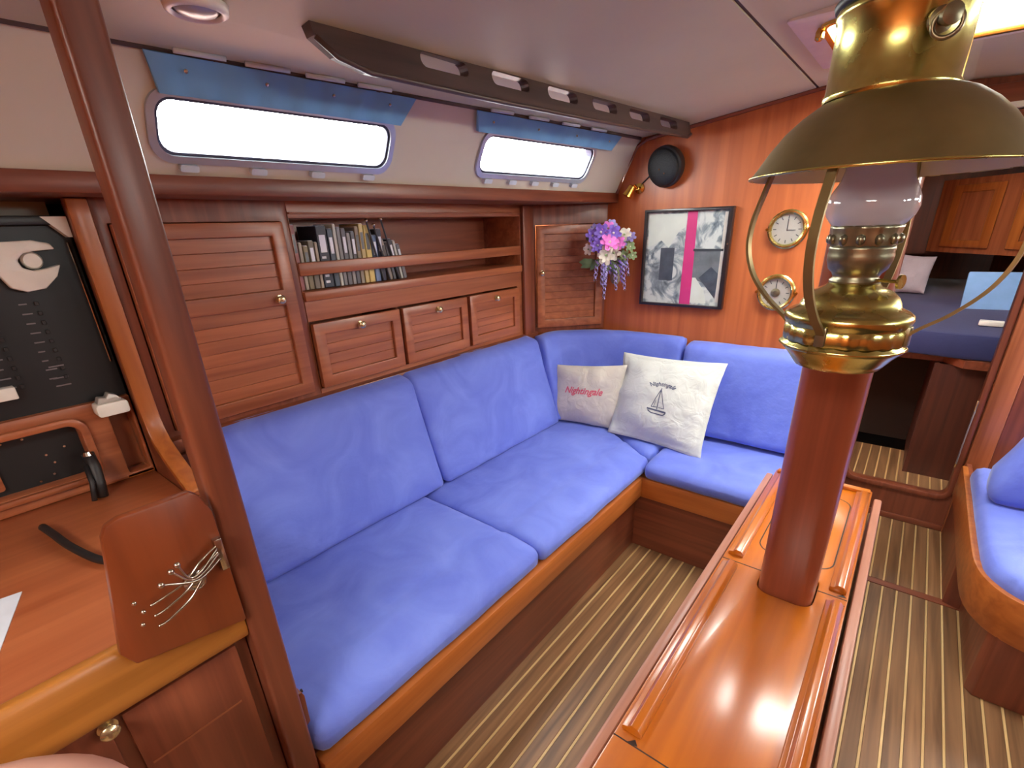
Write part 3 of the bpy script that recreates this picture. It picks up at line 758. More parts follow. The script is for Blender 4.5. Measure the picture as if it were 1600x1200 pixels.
def fid(x0, x1, y0, y1):
    prof = [(x0, TZ-.001), (x1, TZ-.001), (x1, TZ+.010), (x1-.2*(x1-x0), TZ+.018), (x0+.45*(x1-x0), TZ+.020), (x0+.3*(x1-x0), TZ+.012), (x0, TZ+.010)]
    MB().prism(prof, XZ, y0, y1).build('fiddle', 'table', tb, bevel=.002)
fid(-.244, -.206, .575, 1.155); fid(-.244, -.206, 1.205, 1.755)
def fidr(y0, y1):
    prof = [(.030, TZ-.001), (.030, TZ+.010), (.022, TZ+.018), (.010, TZ+.020), (.004, TZ+.012), (-.006, TZ+.010), (-.006, TZ-.001)]
    MB().prism(prof, XZ, y0, y1).build('fiddle', 'table', tb, bevel=.002)
fidr(.50, 1.145); fidr(1.20, 1.765)
B(-.245, .030, 1.775, 1.800, TZ-.001, TZ+.012).build('fiddle', 'table', tb, bevel=.004)
MB().holed([(-.25, 1.174), (.034, 1.174), (.034, 1.186), (-.25, 1.186)], [], XY, TZ-.0005, TZ+.0006) 
B(-.25, MX0-.004, 1.178, 1.181, TZ-.001, TZ+.0005).build('leaf_joint', 'mark', tb); B(MX1+.004, .034, 1.178, 1.181, TZ-.001, TZ+.0005).build('leaf_joint', 'mark', tb)
B(-.25, .034, .556, .5585, TZ-.001, TZ+.0004).build('leaf_joint', 'mark', tb)
MB().holed(rrect(-.19, -.008, 1.27, 1.70, .045), [rrect(-.1868, -.0112, 1.2732, 1.6968, .042)], XY, TZ-.001, TZ+.0005).build('lid_inlay', 'mark', tb)
for (x, y) in ((-.235, 1.168), (-.218, .562), (.02, 1.157), (.02, 1.19)): MB().prism([(x-.008, y-.006), (x+.012, y-.002), (x+.004, y+.007)], XY, TZ-.0005, TZ+.0008).build('chip', 'mark', tb)
mast = MB().prism(rrect(MX0, MX1, MY0, MY1, .03, 6), XY, 0.0, 1.972).build('mast_post', 'mast', smooth='auto', base=(-.09, 1.165, 0))
mast['label'] = 'square mahogany-cased mast post rising through the saloon table'; mast['category'] = 'post'

# ================================================================ LANTERN
LX, LY = -.061, .75
L = thing('oil_lantern', 'large brass oil lantern hanging in front of the mast post', 'lantern', (LX, LY, 1.32))
c0 = (LX, LY, 0)
vn = Vector((LX, LY, 0)).normalized(); vr = Vector((vn.y, -vn.x, 0))
MB().lathe([(.035, 1.318), (.048, 1.320), (.054, 1.328), (.060, 1.336), (.0665, 1.343), (.0685, 1.345), (.0685, 1.349), (.065, 1.351), (.0655, 1.372), (.068, 1.376), (.070, 1.382), (.069, 1.387), (.064, 1.391), (.055, 1.395), (.053, 1.401), (.050, 1.407), (.044, 1.413), (.036, 1.417), (.030, 1.420), (.026, 1.425)], c0, n=64).build('oil_font', 'brass', L, smooth=True)
MB().lathe([(.0685, 1.3455), (.071, 1.347), (.0685, 1.3495)], c0, n=64, cap0=False, cap1=False).build('font_bead', 'brass', L, smooth=True)
MB().lathe([(.0655, 1.352), (.0675, 1.355), (.0675, 1.370), (.0655, 1.373)], c0, n=144, cap0=False, cap1=False, flute=(18, .013)).build('fluted_band', 'brass', L, smooth=True)
MB().lathe([(.027, 1.423), (.0275, 1.427), (.024, 1.430), (.026, 1.435), (.031, 1.440), (.034, 1.450), (.0345, 1.456), (.0335, 1.460), (.0345, 1.463), (.0335, 1.467)], c0, n=48).build('burner', 'antique', L, smooth=True)
MB().lathe([(.033, 1.466), (.0345, 1.472), (.034, 1.478), (.0355, 1.485), (.0365, 1.489), (.034, 1.489)], c0, n=48, cap0=False, cap1=False, flute=(12, .03)).build('gallery', 'antique', L, smooth=True)
for k in range(12):
    a = 2*PI*k/12
    MB().lathe([(.001, -.006), (.004, -.004), (.005, 0), (.004, .004), (.001, .006)], (LX+.0345*math.cos(a), LY+.0345*math.sin(a), 1.474), n=8).build('gallery_boss', 'antique', L, smooth=True)
MB().lathe([(.033, 1.486), (.039, 1.492), (.044, 1.499), (.0465, 1.508), (.0455, 1.518), (.041, 1.528), (.036, 1.537), (.0335, 1.548), (.033, 1.60), (.034, 1.63)], c0, n=48, cap0=False, cap1=False).build('glass_chimney', 'frost', L, smooth=True)
tw = MB().tube([Vector((LX, LY, 1.628)), Vector((LX, LY, 1.64))], .036, 20)
prof = [(.062, 1.618), (.072, 1.614), (.088, 1.603), (.103, 1.589), (.117, 1.571), (.127, 1.555), (.1345, 1.5445)]
inn = [(.133, 1.5435), (.125, 1.553), (.115, 1.569), (.101, 1.587), (.086, 1.601), (.071, 1.612), (.060, 1.616)]
MB().lathe(prof, c0, n=72, cap0=False, cap1=False).build('lamp_shade', 'dullbrass', L, smooth=True)
MB().lathe(inn, c0, n=72, cap0=False, cap1=False).build('shade_lining', 'linerside', L, smooth=True)
MB().tube([(LX+.1345*math.cos(2*PI*k/60), LY+.1345*math.sin(2*PI*k/60), 1.5445) for k in range(60)], .0018, 6, closed=True).build('shade_rim', 'brass', L, smooth=True)
MB().lathe([(.0615, 1.617), (.0625, 1.620), (.0625, 1.623), (.0605, 1.625), (.0605, 1.690), (.0625, 1.692), (.063, 1.697), (.0615, 1.700), (.055, 1.700), (.055, 1.62)], Vector(c0)-vr*.008, n=64, cap0=False, cap1=False).build('smoke_collar', 'brass', L, smooth=True)
MB().lathe([(.064, 1.700), (.066, 1.706), (.058, 1.716), (.050, 1.720), (.046, 1.735), (.020, 1.745)], Vector(c0)-vr*.008, n=48).build('smoke_cap', 'rubber', L, smooth=True)
MB().tube([(LX, LY, 1.742), (LX, LY, 1.80), (LX+.004, LY, 1.9), (LX, LY, 1.978)], .004, 8).build('hanging_rod', 'dullbrass', L)
MB().lathe([(.03, 1.972), (.03, 1.966), (.012, 1.960)], c0, n=24).build('ceiling_rose', 'brass', L, smooth='auto')
# thumb screw and ring on the collar
p = Vector((LX, LY, 1.665))-vn*.059+vr*.020
MB().lathe([(.011, 0), (.011, .004), (.006, .006), (.006, .012), (.009, .014), (.009, .019), (.003, .021)], p, -vn+vr*.5, 18).build('collar_screw', 'antique', L, smooth='auto')
MB().tube([p-vn*.012+vr*(.006*1+.011*math.cos(a))+Vector((0, 0, -.006+.011*math.sin(a))) for a in [2*PI*k/20 for k in range(20)]], .0022, 6, closed=True).build('collar_ring', 'antique', L, smooth=True)
for ph in (162, 252, 342, 72):
    a = math.radians(ph); d = vr*math.cos(a)+vn*math.sin(a); side_ = Vector((-d.y, d.x, 0))
    pts = catmull([Vector((LX, LY, 0))+d*r+Vector((0, 0, z)) for r, z in ((.118, 1.566), (.128, 1.535), (.139, 1.497), (.1405, 1.462), (.128, 1.427), (.103, 1.397), (.078, 1.377), (.0665, 1.366))], 6)
    mb = MB(); v = []; f = []
    for i, q in enumerate(pts):
        tg = (pts[min(i+1, len(pts)-1)]-pts[max(i-1, 0)]).normalized(); nn = side_.cross(tg).normalized()
        v += [q+side_*.0048+nn*.0018, q-side_*.0048+nn*.0018, q-side_*.0048-nn*.0018, q+side_*.0048-nn*.0018]
    for i in range(len(pts)-1):
        for k in range(4): f.append((i*4+k, i*4+(k+1) % 4, (i+1)*4+(k+1) % 4, (i+1)*4+k))
    f += [(3, 2, 1, 0), tuple(len(v)-4+k for k in range(4))]
    mb.add(v, f).build('cage_strap', 'dullbrass', L, smooth='auto')
    q = pts[-1]
    MB().obox(q+d*.0005, (side_, d, (0, 0, 1)), (.006, .004, .012)).build('strap_clamp', 'antique', L, bevel=.002)
a = math.radians(300); d = vr*math.cos(math.radians(330))+vn*math.sin(math.radians(330))
MB().tube([Vector((LX, LY, 1.428))+d*.02, Vector((LX, LY, 1.428))+d*.05], .002, 6).lathe([(.008, 0), (.008, .003)], Vector((LX, LY, 1.428))+d*.05, d, 16).build('wick_knob', 'brass', L, smooth='auto')

# ================================================================ WALL ITEMS ON THE BULKHEAD
BY = YF-.0005
pic = thing('framed_picture', 'black framed grey picture with a magenta stripe on the bulkhead', 'picture', (-.91, BY, 1.1))
PX0, PX1, PZ0, PZ1 = -1.118, -.700, 1.108, 1.556
MB().holed([(PX0, PZ0), (PX1, PZ0), (PX1, PZ1), (PX0, PZ1)], [[(PX0+.013, PZ0+.013), (PX1-.02, PZ0+.013), (PX1-.02, PZ1-.013), (PX0+.013, PZ1-.013)]], XZ, BY-.03, BY).build('picture_frame', 'frame', pic, bevel=.002)
B(PX0+.005, PX1-.005, BY-.012, BY-.002, PZ0+.005, PZ1-.005).build('backing_board', 'white', pic)
def art():
    M, nt, b = newmat('grey_art_print'); mp = coords(nt, (9, 9, 9)); n = nt.nodes.new('ShaderNodeTexNoise'); n.inputs['Scale'].default_value = 1; n.inputs['Detail'].default_value = 7; n.inputs['Distortion'].default_value = 2.0
    nt.links.new(mp.outputs[0], n.inputs[0]); r = ramp(nt, n.outputs[0], [(.35, lin((84, 96, 104))), (.47, lin((140, 152, 158))), (.56, lin((206, 212, 208)))])
    nt.links.new(r.outputs[0], b.inputs['Base Color']); b.inputs['Roughness'].default_value = .5; return M
MA['art'] = art()
MA['magenta'] = plain('magenta_stripe_print', (206, 52, 124), .5); MA['palemat'] = plain('pale_print', (214, 220, 210), .5, noise_amt=.1, nscale=12)
MA['slate'] = plain('slate_print', (66, 76, 88), .5, noise_amt=.4, nscale=18); MA['greymid'] = plain('mid_grey_print', (104, 112, 118), .5, noise_amt=.4, nscale=14)
def P2(u, v): return (PX0+.013+u*(PX1-PX0-.033), PZ0+.013+v*(PZ1-PZ0-.026))
def patch(name, mat, pts, d):
    MB().prism([P2(*q) for q in pts], XZ, BY-.0122-d, BY-.0122).build(name, mat, pic)
patch('art_print', 'art', [(0, 0), (1, 0), (1, 1), (0, 1)], .001)
patch('pale_shape', 'palemat', [(.02, .62), (.2, .7), (.3, .62), (.42, .8), (.5, .84), (.5, .98), (.02, .98)], .0014)
patch('slate_shape', 'slate', [(.20, .26), (.38, .26), (.38, .62), (.20, .62)], .0018)
patch('grey_shape', 'greymid', [(.62, .30), (.96, .18), (.96, .60), (.62, .60)], .0014)
patch('pale_corner', 'palemat', [(.64, .02), (.84, .02), (.80, .16), (.68, .30), (.64, .3)], .0018)
patch('dark_corner', 'slate', [(.72, .3), (.94, .08), (.96, .34), (.86, .42)], .0016)
patch('magenta_stripe', 'magenta', [(.50, .0), (.64, .0), (.63, 1), (.51, 1)], .0022)
patch('white_edge', 'white', [(.95, .04), (.985, .04), (.985, .98), (.95, .98)], .002)
patch('cross_bar', 'darkgrey', [(.62, .585), (.98, .585), (.98, .61), (.62, .61)], .0024)
B(PX0+.012, PX1-.019, BY-.022, BY-.020, PZ0+.012, PZ1-.012).build('picture_glass', 'pglass', pic)
MB().lathe([(.004, 0), (.004, .004)], (PX1-.008, BY-.03, 1.40), (0, -1, 0), 10).build('frame_pin', 'steel', pic)

def gauge(label, x, z, r, kind):
    t = thing('brass_gauge', label, 'gauge', (x, BY, z), 'round brass gauges on the bulkhead'); c = (x, BY, z); ax = (0, -1, 0)
    MB().lathe([(r, 0), (r, .006), (r*.93, .010), (r*.90, .022), (r*.86, .026), (r*.78, .024), (r*.76, .012)], c, ax, 48, cap1=False).build('bezel', 'brass', t, smooth='auto')
    MB().lathe([(r*.78, .010), (r*.78, .014)], c, ax, 40).build('dial', 'dial', t)
    for k in range(12):
        a = 2*PI*k/12; MB().obox((x+r*.62*math.sin(a), BY-.0143, z+r*.62*math.cos(a)), ((math.sin(a), 0, math.cos(a)), (0, 1, 0), (math.cos(a), 0, -math.sin(a))), (r*.08, .0004, r*.02)).build('dial_mark', 'darkgrey', t)
    MB().obox((x, BY-.0155, z+r*.22), ((0, 0, 1), (0, 1, 0), (1, 0, 0)), (r*.3, .0005, .0015)).build('pointer', 'darkgrey', t)
    if kind: MB().lathe([(r*.24, .0145), (r*.24, .018), (r*.12, .02)], c, ax, 24).build('dial_centre', 'antique', t)
    else: MB().obox((x+r*.2, BY-.0155, z-.003), ((1, 0, 0), (0, 1, 0), (0, 0, 1)), (r*.22, .0005, .0012)).build('pointer', 'darkgrey', t)
    MB().lathe([(r*.77, .021), (r*.77, .022)], c, ax, 40).build('dial_glass', 'pglass', t)
    for s in (-1, 1): MB().lathe([(.006, 0), (.006, .008)], (x+s*r*1.03, BY, z), ax, 10).build('mounting_lug', 'gold', t)
gauge('brass clock with a white dial, the upper of the two gauges', -.478, 1.455, .078, 0)
gauge('brass barometer with a dark centre, the lower of the two gauges', -.482, 1.195, .078, 1)
# speaker
sp = thing('speaker', 'round black speaker high on the bulkhead above the picture', 'speaker', (-1.02, BY, 1.74))
ax = Vector((-.15, -1, -.25)).normalized()
MB().lathe([(.05, 0), (.08, .01), (.088, .035), (.086, .055), (.078, .062)], (-1.02, BY, 1.745), ax, 40).build('housing', 'black', sp, smooth='auto')
MB().lathe([(.080, .060), (.072, .074), (.045, .083), (.012, .086)], (-1.02, BY, 1.745), ax, 40).build('grille', 'blackm', sp, smooth=True)
for dx, dz in ((.02, -.02), (-.005, -.002)): MB().lathe([(.004, .082), (.004, .088)], (-1.02+dx, BY, 1.745+dz), ax, 8).build('grille_screw', 'steel', sp)
# brass reading lamp
rl = thing('brass_wall_light', 'small brass reading light at the left edge of the bulkhead', 'lamp', (-1.19, BY, 1.64))
MB().lathe([(.024, 0), (.024, .006), (.010, .010), (.008, .03)], (-1.165, BY, 1.655), (0, -1, 0), 24).build('wall_plate', 'gold', rl, smooth='auto')
MB().lathe([(.010, 0), (.018, .006), (.020, .03), (.024, .055), (.022, .056)], (-1.185, BY-.035, 1.668), (-.5, -.35, -1), 24).build('lamp_head', 'gold', rl, smooth='auto')
MB().tube([(-1.165, BY-.028, 1.655), (-1.18, BY-.035, 1.67)], .006, 8).build('swivel_arm', 'gold', rl)
t = MB().tube([(-1.10, BY-.004, 1.72), (-1.135, BY-.004, 1.69), (-1.16, BY-.004, 1.67)], .003, 6).build('cable', 'rubber', base=(-1.13, BY, 1.69)); t['label'] = 'thin black cable from the speaker to the small brass light'; t['category'] = 'cable'

# flowers -----------------------------------------------------------------
fc = Vector((-1.26, 2.33, 1.36))
fl = thing('hanging_bouquet', 'hanging bouquet of pink, purple and white silk flowers left of the picture', 'flowers', fc)
rf = random.Random(4)
MB().lathe([(.015, -.11), (.026, -.09), (.034, -.02), (.03, .0)], fc+Vector((.02, .07, -.04)), (0, 0, 1), 20).build('wall_basket', 'wicker', fl, smooth='auto')
MB().tube([fc+Vector((.02, .07, -.05)), fc+Vector((.02, .12, -.02)), fc+Vector((.02, .135, .02))], .004, 6).build('basket_hook', 'stem', fl)
cr = Vector((.777, .63, 0)); toc = Vector((.49, -.87, .05)).normalized()
def blossom(p, r, mat, nrm, n=6, layers=2):
    nrm = nrm.normalized(); u = nrm.orthogonal().normalized(); w_ = nrm.cross(u); v = []; f = []
    for ly in range(layers):
        for k in range(n):
            a = 2*PI*(k+.5*ly)/n+rf.random()*.2; rr = r*(1-.3*ly)
            d = u*math.cos(a)+w_*math.sin(a); s = nrm.cross(d); o = len(v)
            b0 = p+nrm*(.1*r*ly)
            L1 = [b0, b0+d*rr*.5+s*rr*.36+nrm*rr*.18, b0+d*rr+s*rr*.22+nrm*rr*(.2+.3*ly), b0+d*rr*1.05+nrm*rr*(.15+.35*ly), b0+d*rr-s*rr*.22+nrm*rr*(.2+.3*ly), b0+d*rr*.5-s*rr*.36+nrm*rr*.18, b0+d*rr*.55+nrm*rr*.1]
            v += L1; f += [(o, o+1, o+6), (o+1, o+2, o+6), (o+2, o+3, o+6), (o+3, o+4, o+6), (o+4, o+5, o+6), (o+5, o, o+6)]
    b = MB().add(v, f).build('blossom', mat, fl, smooth=True, fix=False)
    MB().lathe([(.001, -.1*r), (.16*r, .1*r), (.12*r, .3*r), (.02*r, .36*r)], p, nrm, 8).build('flower_centre', 'cream' if mat != 'cream' else 'pleaf', b, smooth=True)
def fp(a, b, d): return fc+cr*a+Vector((0, 0, b))+toc*d
for (a, b, d, r, m_) in ((-.03, .10, .05, .042, 'purple'), (-.075, .085, .03, .036, 'purple'), (.0, .115, .05, .036, 'pink'), (.03, .095, .07, .038, 'purple'), (-.045, .04, .07, .036, 'purple'),
    (.01, .05, .09, .046, 'pink'), (.055, .05, .07, .034, 'pink'), (.0, -.005, .10, .046, 'cream'), (.035, .005, .08, .036, 'cream'), (.085, .085, .04, .036, 'cream'), (.115, .075, .03, .028, 'lilac'),
    (-.09, .025, .04, .028, 'cream'), (.115, .03, .04, .026, 'pleaf'), (.09, -.01, .05, .026, 'pleaf'), (.13, -.01, .03, .022, 'pleaf'), (.075, .045, .05, .026, 'lilac'), (-.06, .12, .02, .024, 'lilac'), (.02, .135, .03, .026, 'lilac')):
    blossom(fp(a, b, d), r, m_, toc+Vector((rf.uniform(-.5, .5), rf.uniform(-.3, .3), rf.uniform(-.1, .6))))
    MB().tube([fp(a, b, d), fp(a*.6, b*.3, d*.3), fc+Vector((.02, .07, -.06))], .0018, 5).build('stem', 'stem', fl)
for (a, b, d, la, ln, m_) in ((-.10, -.045, .04, 2.9, .08, 'leaf'), (-.07, -.03, .04, 3.4, .09, 'leaf'), (-.05, -.02, .05, 3.9, .07, 'leaf'), (.04, -.03, .05, -1.2, .07, 'leaf'), (.07, -.02, .04, -.5, .07, 'leaf'), (.02, -.03, .05, -1.8, .07, 'leaf'), (-.11, .06, .02, 2.6, .05, 'leaf'), (.12, .05, .02, .2, .06, 'pleaf'), (.06, -.05, .04, -.9, .06, 'pleaf')):
    p = fp(a*.6, b, d); dd = cr*math.cos(la)+Vector((0, 0, math.sin(la))); ss = toc.cross(dd).normalized()
    v = [p, p+dd*ln*.35+ss*ln*.24+toc*.004, p+dd*ln*.7+ss*ln*.2, p+dd*ln-Vector((0, 0, .008)), p+dd*ln*.7-ss*ln*.2, p+dd*ln*.35-ss*ln*.24+toc*.004, p+dd*ln*.5+toc*.012]
    v2 = [q-toc*.0012 for q in v]; F_ = [(0, 1, 6), (1, 2, 6), (2, 3, 6), (3, 4, 6), (4, 5, 6), (5, 0, 6)]
    MB().add(v, F_).add(v2, [q[::-1] for q in F_]).build('leaf', m_, fl, smooth=True, fix=False)
for (a, b, ln, m_) in ((-.055, -.03, .10, 'lilac'), (.0, -.05, .10, 'lilac'), (.02, -.03, .07, 'purple'), (.085, -.03, .12, 'purple'), (.115, -.01, .10, 'lilac'), (.10, -.04, .14, 'lilac'), (-.005, -.06, .16, 'lilac'), (-.02, -.04, .12, 'lilac'), (.055, -.05, .13, 'lilac')):
    top = fp(a*.8, b, .05); bot = fp(a, b-ln, .05)
    MB().tube([fp(a*.3, -.01, .03), top, bot], .0016, 5).build('trailing_stem', 'stem', fl)
    v = []; f = []
    for k in range(int(ln/.0055)):
        q = top.lerp(bot, k/(ln/.0055)); s = .014*(1-.5*k/(ln/.0055)); th = k*2.4
        for j in range(2):
            th += PI*.9; dd = cr*math.cos(th)+toc*math.sin(th); o = len(v)
            c_ = q+dd*s*.6; up_ = Vector((0, 0, 1))
            v += [c_-up_*s*.6, c_+dd.cross(up_)*s*.5+dd*.003, c_+up_*s*.5, c_-dd.cross(up_)*s*.5+dd*.003, c_+dd*s*.5]
            f += [(o, o+1, o+4), (o+1, o+2, o+4), (o+2, o+3, o+4), (o+3, o, o+4)]
    MB().add(v, f).build('trailing_petals', m_, fl, smooth=True, fix=False, kind='stuff')

# ================================================================ NAVIGATION CORNER
XN = -1.65
post = MB().prism(rrect(-.875, -.828, .222, .272, .008, 3), XY, 0, 1.885).build('support_post', 'redz', smooth='auto', base=(-.85, .247, 0))
post['label'] = 'tall reddish wooden post in the left foreground'; post['category'] = 'post'
MB().prism([(.270, .50), (.283, .51), (.285, .585), (.281, .598), (.2715, .60)], YZ, -.862, -.84).build('end_catch', 'redz', post, bevel=.002)
MB().lathe([(.004, 0), (.004, .003)], (-.851, .2835, .612-.02), (0, 1, 0), 8).build('catch_screw', 'mark', post)
# partition between desk and settee
pt = thing('partition_panel', 'curved mahogany partition between the desk and the settee', 'partition', (-1.3, .35, .3))
pp = [(-1.64, .42), (-1.40, .42), (-1.385, .86), (-1.42, .88), (-1.50, .925), (-1.56, .97), (-1.597, 1.03), (-1.605, 1.12), (-1.605, 1.597), (-1.64, 1.597)]
MB().prism(pp, XZ, .335, .355).build('panel', 'redz', pt)
edge = [(-1.38, .872), (-1.44, .90), (-1.51, .94), (-1.562, .98), (-1.588, 1.04), (-1.595, 1.15), (-1.595, 1.35), (-1.595, 1.595)]
ce = catmull([(x, 0, z) for x, z in edge], 6); v = []; f = []
for i, q in enumerate(ce):
    tg = (ce[min(i+1, len(ce)-1)]-ce[max(i-1, 0)]).normalized(); nn = Vector((tg.z, 0, -tg.x))*-.0
    for (yy, dd) in ((.330, .012), (.372, .012), (.372, -.008), (.330, -.008)):
        nv = Vector((tg.z, 0, -tg.x)); v.append(q+nv*dd+Vector((0, yy, 0)))
for i in range(len(ce)-1):
    for k in range(4): f.append((i*4+k, i*4+(k+1) % 4, (i+1)*4+(k+1) % 4, (i+1)*4+k))
f += [(3, 2, 1, 0), tuple(len(v)-4+k for k in range(4))]
MB().add(v, f).build('edge_trim', 'honz', pt, bevel=.004)

desk = thing('chart_table', 'mahogany chart table with a golden front fiddle at the lower left', 'desk', (-1.25, -.2, 0))
MB().prism([(-1.72, -1.1), (-.873, -1.1), (-.873, .2205), (-.878, .2205), (-.878, .265), (-1.27, .265), (-1.27, .333), (-1.72, .333)], XY, .845, .87).build('desktop', 'desk', desk, bevel=.002)
MB().prism([(-.872, .812), (-.838, .812), (-.834, .83), (-.838, .905), (-.846, .919), (-.862, .919), (-.870, .905)], XZ, -1.1, .221).build('front_fiddle', 'fiddle', desk, bevel=.003)
B(-.90, -.872, -1.1, .221, .0, .844).build('front_panel', 'redz', desk)
DFN = lambda a, b, d: (-.871+d, a, b)
dd_ = MB().holed([(-.26, .45), (.0, .45), (.0, .80), (-.26, .80)], [[(-.22, .49), (-.04, .49), (-.04, .74), (-.22, .74)]], DFN, 0, .01).build('locker_door', 'redz', desk, bevel=.002)
B(-.868, -.866, -.218, -.042, .492, .738).build('door_inset', 'redz', dd_)
MB().lathe([(.013, 0), (.014, .003), (.006, .004), (.006, .012), (.012, .014), (.0135, .019), (.009, .024), (.003, .025)], (-.861, -.0, .785), (1, 0, 0), 20).build('knob', 'chrome', desk, smooth='auto')
dr = B(-.871, -.860, .02, .20, .45, .79).build('locker_door', 'redz', desk, bevel=.003)
B(-.8605, -.859, .03, .18, .66, .664).build('groove_bead', 'chrome' if False else 'caby', dr)
B(-1.72, -1.70, -1.1, .33, .0, .845).build('back_panel', 'redz', desk); B(-1.7, -.9, .245, .265, 0, .845).build('side_panel', 'redz', desk)

# console with black instrument panels
co = thing('instrument_console', 'black instrument panel set in a mahogany console above the desk', 'console', (XN-.1, 0, .87))
NF = lambda a, b, d: (XN+d, a, b)
MB().holed([(-1.1, .871), (.334, .871), (.334, 1.105), (-1.1, 1.105)], [rrect(-1.0, .205, .915, 1.06, .025), rrect(.275, .326, .885, 1.062, .006, 3)], NF, -.06, .0).build('lower_frame', 'caby', co, bevel=.003)
MB().holed(rrect(-1.02, .225, .898, 1.082, .04), [rrect(-1.0, .205, .915, 1.062, .025)], NF, 0, .016).build('frame_moulding', 'caby', co, bevel=.006)
B(XN-.045, XN-.04, -1.0, .21, .91, 1.07).build('switch_panel', 'black', co)
B(XN-.03, XN-.02, -1.1, .334, 1.105, 1.54).build('breaker_panel', 'black', co)
B(XN-.12, XN-.06, .27, .333, .875, 1.07).build('pocket_back', 'cabz', co); B(XN-.06, XN-.0, .27, .333, .872, .880).build('pocket_floor', 'hony', co)
B(XN-.03, XN+.012, -1.1, .334, 1.540, 1.56).build('top_rail', 'black', co, bevel=.003)
B(XN-.16, XN-.15, -1.1, .334, 1.56, 1.6).build('upper_recess_back', 'linerside', co)
rb = random.Random(3)
for c_ in range(6):
    y0 = .215-c_*.085
    for k in range(9):
        z = 1.365-k*.023-.004*c_
        B(XN-.0202, XN-.0185, y0-.022, y0-.022+rb.uniform(.012, .024), z, z+.003).build('breaker_legend', 'grey', co)
        B(XN-.0202, XN-.014, y0+.006, y0+.014, z-.004, z+.006).build('breaker_switch', 'rubber', co, bevel=.001, seg=1)
for (y, z) in ((.10, 1.045), (.06, 1.045), (.13, .935), (.10, .925), (.17, 1.0), (.13, .99), (.14, .965)):
    MB().lathe([(.003, 0), (.003, .003)], (XN-.04, y, z), (1, 0, 0), 8).build('panel_screw', 'steel', co)
MB().holed(rrect(-.06, .035, .93, 1.02, .008, 3), [rrect(-.05, .025, .94, 1.01, .005, 3)], NF, -.041, -.03).build('meter_frame', 'caby', co)
for z in (1.18, 1.21, 1.16): B(XN-.0202, XN-.0185, .20, .23, z, z+.003).build('breaker_legend', 'grey', co)
MB().tube([(XN-.018, .325, 1.50), (XN-.018, .326, 1.35), (XN-.018, .326, 1.2)], .0025, 6).build('panel_hinge', 'steel', co)
MB().prism([(.285, 1.558), (.333, 1.558), (.333, 1.512), (.325, 1.512)], NF, -.02, .013).build('corner_plate', 'white', co)
# handset with holder on the panel
hs = thing('radio_handset', 'white C-shaped handset holder on the black panel', 'handset', (XN, .2, 1.44))
base_ = [(.168, 1.505), (.265, 1.508), (.298, 1.498), (.300, 1.488), (.265, 1.482)]
cshape = [(.150, 1.505), (.255, 1.508), (.285, 1.500), (.292, 1.486), (.255, 1.484), (.232, 1.480), (.218, 1.465), (.222, 1.448), (.240, 1.441), (.262, 1.444), (.292, 1.452), (.278, 1.425), (.250, 1.400), (.215, 1.395), (.190, 1.405), (.172, 1.45)]
MB().prism(cshape, NF, -.018, .012).build('holder', 'white', hs, bevel=.004)
MB().lathe([(.0195, 0), (.0195, .012), (.016, .018)], (XN-.018, .2455, 1.463), (1, 0, 0), 24).build('button', 'white', hs, smooth='auto')
B(XN-.018, XN+.006, .02, .158, 1.478, 1.500).build('handset_body', 'white', hs, bevel=.006)
# cream compass-like device on the ledge
dv = thing('cream_gadget', 'small cream plastic device with a clear top on the console ledge', 'device', (-1.625, .29, 1.105))
MB().prism(rrect(.248, .318, 1.072, 1.106, .008, 3), NF, .002, .05).build('body', 'white', dv, bevel=.003)
MB().prism([(.255, 1.106), (.312, 1.106), (.300, 1.122), (.285, 1.130), (.278, 1.118), (.262, 1.122)], NF, .008, .04).build('clear_top', 'dial', dv, bevel=.003)
t = B(XN-.02, XN+.008, .06, .125, 1.155, 1.185).build('white_box', 'white', bevel=.003, base=(XN, .09, 1.155)); t['label'] = 'small white box on the black panel at the left frame edge'; t['category'] = 'box'
# black microphone stand at the right end of the console, curved hose, paper
t = thing('cable_clamp', 'black clamp with hanging cables at the right end of the console', 'clamp', (-1.6, .19, .87))
MB().tube([(-1.62, .20, .985), (-1.60, .20, .95), (-1.585, .195, .91), (-1.58, .19, .873)], .014, 10).build('clamp_body', 'rubber', t, smooth=True)
MB().tube([(-1.60, .185, .96), (-1.57, .18, .92), (-1.56, .17, .876)], .006, 8).build('cable', 'rubber', t, smooth=True)
MB().lathe([(.011, 0), (.008, .01)], (-1.605, .197, .985), (0, 0, 1), 12).build('clamp_screw', 'steel', t)
t = MB().tube(catmull([(-1.50, .058, .880), (-1.43, .066, .8835), (-1.34, .077, .8835), (-1.24, .10, .880), (-1.19, .125, .880)], 6), .0085, 10).build('black_hose', 'rubber', smooth=True, base=(-1.35, .08, .8705))
t['label'] = 'short curved black hose lying on the chart table'; t['category'] = 'hose'
t = MB().prism([(-1.247, -.018), (-1.29, -.25), (-.96, -.33), (-.93, -.115)], XY, .8702, .8716).build('paper_sheet', 'paper', base=(-1.1, -.15, .8702))
t['label'] = 'white sheet of paper lying on the chart table'; t['category'] = 'paper'
